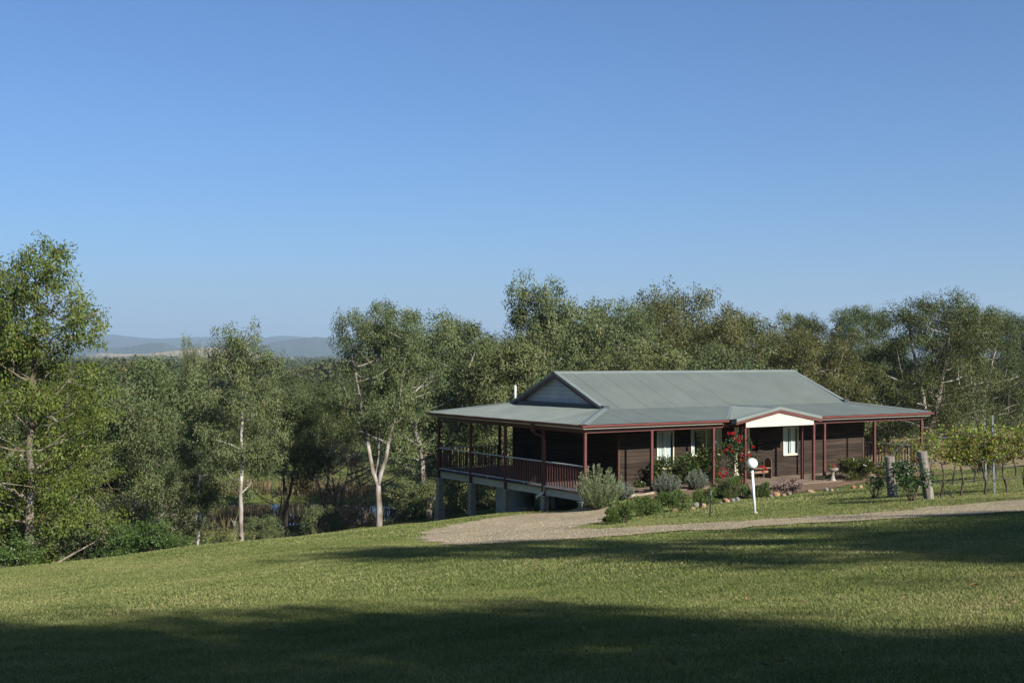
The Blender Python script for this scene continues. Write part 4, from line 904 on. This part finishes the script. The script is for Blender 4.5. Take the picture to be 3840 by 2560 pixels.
tree('green_shrub', 325, 1212, 46, 'bright green shrub at the lawn edge right of the tallest left gum', 1.3)
tree('green_shrub', 5, 1250, 43, 'bright green shrub at the far left corner of the lawn', 1.3)
tree('green_shrub', 400, 1240, 47, 'small bright green shrub hugging the lawn edge', 1.2)
for k, (px, top, d, lab) in enumerate([(770, 1000, 84, 'leafless dark shrub left of the white forked gum'), (840, 1050, 88, 'bare twiggy shrub behind the white forked trunk'), (390, 1120, 62, 'bare grey shrub among the pale trunks'), (640, 1110, 88, 'bare brown shrub beside the pond'), (300, 1120, 55, 'bare shrub right of the tallest left gum')]):
    tree('twiggy', px, top, d, lab, 1., None, None, k)
# unseen trees off frame: some cast the lawn shadows, others added to block skylight
def sq(qv, s): return (qv * .824 - s * .566, qv * .566 + s * .824)
shadow = 'gums outside the picture that shade the lawn'
for k, (qv, s, hgt, key, wx) in enumerate([(16.9, -8, 16.3, 'slender', .66), (-.5, -16, 18.2, 'broad_grey', 1.15), (-3, -21, 19.5, 'upright', 1.1), (5.5, -16.5, 14.2, 'broad_grey', .95), (-8, -22, 18, 'spreading', .7), (20.5, -9, 10.7, 'dark_open', .95), (25, -10, 11.4, 'broad_grey', 1.05), (2.5, -15, 16.5, 'spreading', .8), (8.3, -12, 12.3, 'mixed', .72), (9.0, -20, 14.2, 'dark_open', .6), (-6, -14, 15., 'spreading', .9), (-1, -9, 12.5, 'mixed', 1.3), (20, -16, 12.8, 'broad_grey', 1.1), (22, -17, 13.4, 'spreading', .7), (-12, -4, 14, 'spreading', .8), (-14, -16, 16, 'spreading', .9), (-20, 4, 14, 'broad_grey', 1.3), (-9, 4, 12, 'broad_grey', 1.0), (31, -8, 10.6, 'mixed', 1.2), (-4, -26, 17, 'spreading', .9)]):
    x, y = sq(qv, s); zb = float(terrain(x, y)) - .1; sc_ = hgt / ARCH[key]['H']
    copy_thing(ARCH[key], (x, y, zb), k * 1.3, (sc_ * wx, sc_ * wx, sc_), 'unseen gum outside the picture, placed to shade the lawn', shadow)
for o in ARCH.values():
    if 'H' in o: del o['H']
for o in bpy.data.objects:
    if 'H' in o: del o['H']

# ------------------------------------------------------------------ valley: pond, reeds, shed, fence, forest, hills
t = np.linspace(0, 2 * np.pi, 48, endpoint=False); wz = -12.95
mb = MB(); mb.add(np.concatenate([[[POND[0], POND[1], wz]], np.stack([POND[0] + POND[2] * 1.02 * np.cos(t) * (1 + .06 * np.sin(3 * t)), POND[1] + POND[3] * 1.02 * np.sin(t), np.full(48, wz)], 1)]), None, [(0, 1 + k, 1 + (k + 1) % 48) for k in range(48)])
tag(mb.obj('pond_water', M['water']), kind='structure')
r_ = np.random.default_rng(77); n = 9000; a = r_.uniform(0, 6.283, n); rr = 1.02 + np.abs(r_.normal(size=n)) * .22; clus = np.sin(a * 5 + 1) + np.sin(a * 11) > -.5; a, rr = a[clus], rr[clus]
x = POND[0] + POND[2] * rr * np.cos(a); y = POND[1] + POND[3] * rr * np.sin(a); p = np.stack([x, y, terrain(x, y) - .05], 1)
tag(MB().leaves(p, r_.normal(size=p.shape) * .22 + (0, 0, 1), r_.uniform(.7, 1.7, len(p)), .09, r_).obj('reeds', M['reed']), 'dry brown reeds ringing the pond', 'reeds', kind='stuff')
n = 14000; x = r_.uniform(-40, 25, n); y = r_.uniform(44, 130, n); keep = (terrain(x, y) < -7.6) & (np.sin(x * .35) + np.sin(y * .21 + x * .1) + r_.normal(size=n) * .5 > .5); x, y = x[keep], y[keep]; p = np.stack([x, y, terrain(x, y) - .03], 1)
tag(MB().leaves(p, r_.normal(size=p.shape) * .35 + (0, 0, 1), r_.uniform(.25, .75, len(p)), .07, r_).obj('rough_grass', M['reed']), 'rough dry grass under the gums below the lawn', 'grass', kind='stuff')
# shed seen under the right end of the veranda
s0 = ray(2020, 1005); d = 128.; sx, sy = s0[0] * d, d; sz = float(terrain(sx, sy))
sh = empty('metal_shed', (sx, sy, sz), .3, 'pale metal shed glimpsed under the right end of the veranda', 'shed')
for (x0, x1, y0, y1) in ((-2.5, 2.5, 0, .05), (-2.5, 2.5, 3, 3.05), (-2.5, -2.45, .05, 3), (2.45, 2.5, .05, 3)): MB().box(x0, x1, y0, y1, -.2, 3.3).obj('wall', M['paleboard'], sh)
MB().add([(-2.7, -.2, 3.3), (2.7, -.2, 3.3), (2.7, 1.5, 3.8), (-2.7, 1.5, 3.8), (2.7, 3.25, 3.3), (-2.7, 3.25, 3.3)], [(0, 1, 2, 3), (3, 2, 4, 5)]).obj('roof', M['trim'], sh)
MB().box(-.5, 1.2, -.03, -.002, -.1, 2.2).obj('door', M['dark'], sh)
s0 = ray(775, 1128); p = at(775, 1132)
bo = empty('upturned_dinghy', tuple(p), .4, 'small white upturned dinghy on the grass by the pond', 'boat')
v = []
for k, tt in enumerate(np.linspace(-1, 1, 9)):
    wv = .62 * (1 - abs(tt) ** 3) + .03; hv = .42 * (1 - .5 * tt ** 4)
    for aa in np.linspace(0, math.pi, 9): v.append((tt * 1.6, wv * math.cos(aa), hv * math.sin(aa)))
MB().add(v, [(i * 9 + j, i * 9 + j + 1, (i + 1) * 9 + j + 1, (i + 1) * 9 + j) for i in range(8) for j in range(8)]).obj('hull', M['pvc'], bo, True); MB().box(-1.5, 1.5, -.02, .02, .40, .45).obj('keel', M['pvc'], bo)
for k, px in enumerate([2085, 2150, 2228, 2275, 2326]):
    q = ray(px, 1000); d = 84 + 3 * k; x, y = q[0] * d, d; o = empty('fence_post', on_ground(x, y, -.1), 0, f'{ord_[k]} old paddock fence post from the right end of the house', 'post', 'paddock fence posts on the right')
    MB().tube([(0, 0, 0), (.03, 0, .7), (.02, .01, 1.45)], [.075, .07, .068], 9).obj('timber', M['oldwood'], o)
# distant forest
r_ = np.random.default_rng(90); lm = MB()
for n, per, d0, d1, fs in ((620, 200, 250, 750, .22), (3200, 36, 750, 3600, .45)):
    d = d0 * np.exp(r_.uniform(0, 1, n) * math.log(d1 / d0)); ang = r_.uniform(-.50, .16, n); x, y = d * np.sin(ang), d * np.cos(ang); z0 = terrain(x, y)
    cr_ = r_.uniform(2.4, 4.6, n); ht = r_.uniform(7, 13, n); dd = r_.normal(size=(n, per, 3)); dd /= np.linalg.norm(dd, axis=2)[..., None]; dd[..., 2] = np.abs(dd[..., 2]) * 1.2 - .25
    lob = 1 + .35 * np.sin(3 * np.arctan2(dd[..., 1], dd[..., 0]) + r_.uniform(0, 6, (n, 1))) * np.sin(4 * dd[..., 2] + r_.uniform(0, 6, (n, 1)))
    pos = np.stack([x, y, z0 + ht * .62], 1)[:, None] + dd * (cr_[:, None] * lob)[..., None] * np.array((1, 1, .85)) * r_.uniform(.6, 1, (n, per, 1)); pos = pos.reshape(-1, 3)
    lm.leaves(pos, dd.reshape(-1, 3) * .4 + r_.normal(size=pos.shape), np.repeat(cr_, per) * fs, np.repeat(cr_, per) * fs * .85, r_, np.clip(np.repeat(r_.uniform(0, .8, n), per) + r_.uniform(0, .2, n * per), 0, 1))
tag(lm.obj('distant_forest', M['leaf_far']), 'far-off woodland filling the valley floor below the hills', 'forest', kind='stuff')
def ridge(name, m, dist, depth, pts, amp, seed):
    """a rounded range of hills: skyline heights (px, py) met at its crest"""
    r = np.random.default_rng(seed); pts = np.array(pts, float); px = np.linspace(pts[0, 0], pts[-1, 0], 260); py = np.interp(px, pts[:, 0], pts[:, 1]); nl = 26; v = []
    ker = np.hanning(9); ker /= ker.sum(); py = np.convolve(np.pad(py, 4, mode='edge'), ker, 'valid')
    ph = r.uniform(0, 6, 40); py = py + np.convolve(r.normal(size=len(py) + 4), np.ones(5) / 5, 'valid') * .9
    for k in range(nl):
        f = k / (nl - 1) * 2 - 1; dd = dist + f * depth; prof_ = max(0., 1 - abs(f) ** 1.6)
        for a, b2 in zip(px, py):
            q = ray(a, b2); zc = q[2] * dist; wob = sum(math.sin(a * .02 * (j + 1) + f * (3 + j * 1.7) + ph[j]) / (j + 1) for j in range(7)) * amp * (1 - prof_ ** 4) * .6
            v.append((q[0] * dd, dd, -60 + (zc + 60) * prof_ + wob * prof_ + (-30 if k in (0, nl - 1) else 0)))
    n = len(px); mb = MB(); mb.add(v, [(k * n + i, k * n + i + 1, (k + 1) * n + i + 1, (k + 1) * n + i) for k in range(nl - 1) for i in range(n - 1)]); tag(mb.obj(name, m, smooth=True), kind='structure')
ridge('hills', M['hill'], 9500, 2200, [(-300, 776), (100, 774), (205, 768), (240, 767), (268, 768), (300, 774), (340, 777), (400, 776), (440, 774), (480, 773), (560, 777), (600, 777), (628, 772), (660, 770), (700, 775), (800, 776), (900, 775), (1000, 777), (1200, 775), (1600, 778), (2000, 776), (2500, 776)], 22, 1)
ridge('hills', M['hill'], 6800, 1400, [(590, 800), (620, 786), (680, 778), (720, 773), (760, 776), (800, 775), (860, 777), (900, 781), (1000, 785), (1100, 800)], 20, 2)
ridge('hills', M['hill'], 6000, 900, [(100, 806), (230, 800), (300, 796), (345, 787), (380, 787), (405, 797), (430, 803)], 14, 3)
ridge('paddock_hill', M['paddock'], 3900, 700, [(150, 824), (230, 811), (260, 812), (330, 812), (400, 805), (440, 800), (490, 797), (540, 803), (600, 812), (700, 824)], 3, 4)
# air
hz = MB().box(-17500, 17500, -17500, 17500, -130, 420)
m = bpy.data.materials.new('haze_air'); m.use_nodes = True; nt = m.node_tree; nt.nodes.clear(); o = N(nt, 'OutputMaterial'); pv = N(nt, 'VolumePrincipled')
pv.inputs['Color'].default_value = (.60, .80, 1, 1); pv.inputs['Density'].default_value = 1.15e-4; pv.inputs['Anisotropy'].default_value = .1
nt.links.new(pv.outputs[0], o.inputs['Volume']); tag(hz.obj('haze', m), 'thin blue haze in the air over the valley', 'haze', kind='stuff')

# ------------------------------------------------------------------ lawn blades, pebbles, fallen leaves
house_poly = [to_world(u, v)[:2] for u, v in [(.1, .1), (LEN, .1), (LEN, WID), (.1, WID)]]
def blades(n, d0, d1, h, w, seed, fac=.52):
    r = np.random.default_rng(seed); d = np.sqrt(r.uniform(d0 ** 2, d1 ** 2, n)); k = r.uniform(-fac, fac, n); x, y = k * d, d
    keep = (~in_poly(x, y, drive_out) | (r.uniform(0, 1, n) < .05)) & ~in_poly(x, y, bed_out) & ~in_poly(x, y, house_poly) & (terrain(x, y) > -8.2)
    big = np.sin(x * .55 + 1.3 * np.sin(y * .4)) * np.sin(y * .6 + np.sin(x * .5)) + .6 * np.sin(x * 1.9 + 2 * np.sin(y * 1.3)) * np.sin(y * 2.1 + np.sin(x * 1.7)) + .5 * np.sin(x * 5.3 + y * 2.) * np.sin(y * 6.1 - x * 1.2); x, y, big = x[keep], y[keep], big[keep]; n = len(x); z = terrain(x, y)
    a = r.uniform(0, 6.283, n); ln = r.normal(size=(n, 2)) * .6; hh = h * r.uniform(.5, 1.25, n) * np.where((np.sin(x * 3.1 + 2 * np.sin(y * 2.3)) * np.sin(y * 3.7 + x) > .72) & (r.uniform(0, 1, n) < .5), 1.7, 1.); ww = w * r.uniform(.7, 1.3, n)
    b0 = np.stack([x - np.cos(a) * ww, y - np.sin(a) * ww, z - .004], 1); b1 = np.stack([x + np.cos(a) * ww, y + np.sin(a) * ww, z - .004], 1); tp = np.stack([x + ln[:, 0] * hh, y + ln[:, 1] * hh, z + hh], 1)
    mb = MB(); tint = np.clip(.42 + .05 * np.sin((x * .66 - y * .75) * 5.2) + .17 * big + r.normal(size=n) * .2, 0, 1); mb.add(np.stack([b0, b1, tp], 1).reshape(-1, 3), None, np.arange(3 * n).reshape(-1, 3), np.repeat(tint, 3)); return mb
mb = blades(400000, 5.5, 18, .026, .006, 301); m2 = blades(360000, 18, 36, .030, .010, 302); m3 = blades(260000, 36, 58, .036, .016, 303, .47)
for q in (m2, m3): mb.add(np.concatenate(q.v), None, np.concatenate(q.t), np.concatenate(q.a))
tag(mb.obj('lawn_grass', M['blade']), 'short mown grass of the sloping lawn', 'grass', kind='stuff')
r_ = np.random.default_rng(310); n = 60000; mn, mx = drive_out.min(0), drive_out.max(0); x = r_.uniform(mn[0], mx[0], n); y = r_.uniform(mn[1], mx[1], n); k = in_poly(x, y, drive_out); x, y = x[k][:16000], y[k][:16000]; n = len(x); z = terrain(x, y) + .024
s = r_.uniform(.006, .016, n)[:, None, None]; octa = np.array([(1, 0, 0), (0, 1, 0), (-1, 0, 0), (0, -1, 0), (0, 0, .8)]); v = np.stack([x, y, z], 1)[:, None] + octa * s * r_.uniform(.6, 1.3, (n, 5, 1)); tr = np.array([(0, 1, 4), (1, 2, 4), (2, 3, 4), (3, 0, 4)])
mb = MB(); mb.add(v.reshape(-1, 3), None, (np.arange(n)[:, None, None] * 5 + tr).reshape(-1, 3), np.repeat(r_.uniform(0, 1, n), 5)); tag(mb.obj('loose_gravel', M['pebble']), 'loose pale pebbles on the driveway', 'gravel', kind='stuff')
for k, (px, py, lab) in enumerate([(2224, 1355, 'largest pale fallen leaf on the sunlit lawn at right'), (1718, 1385, 'small fallen leaf in the lawn shade at centre right'), (2170, 1243, 'fallen leaf in the shadow band at right'), (1330, 1452, 'fallen leaf in the dark foreground shade')]):
    p = at(px, py); o = empty('fallen_leaf', (p[0], p[1], p[2] + .03), k * 1.7, lab, 'leaf', 'fallen leaves on the lawn')
    t = np.linspace(0, 1, 7); wv = .028 * np.sin(t * math.pi) ** .8; v = np.concatenate([np.stack([t * .13, wv, .03 * np.sin(t * 3) + .012 * (wv > 0)], 1), np.stack([t * .13, -wv, .03 * np.sin(t * 3) + .016], 1), np.stack([t * .13, 0 * t, .03 * np.sin(t * 3)], 1)])
    MB().add(v, [(i, i + 1, 14 + i + 1, 14 + i) for i in range(6)] + [(14 + i, 14 + i + 1, 7 + i + 1, 7 + i) for i in range(6)]).obj('blade', M['deadleaf'], o)

r_ = np.random.default_rng(333); n = 900; d = np.sqrt(r_.uniform(7 ** 2, 40 ** 2, n)); x, y = r_.uniform(-.45, .5, n) * d, d; k = ~in_poly(x, y, bed_out) & (r_.uniform(0, 1, n) < .25 + .75 * (x / d > .1)); x, y = x[k], y[k]
tag(MB().leaves(np.stack([x, y, terrain(x, y) + .035], 1), np.stack([np.cos(x * 50), np.sin(x * 50), .25 * np.sin(y * 70)], 1), r_.uniform(.05, .11, len(x)), .022, r_).obj('leaf_litter', M['reed']), 'scattered dry gum leaves lying on the lawn', 'leaf litter', kind='stuff')
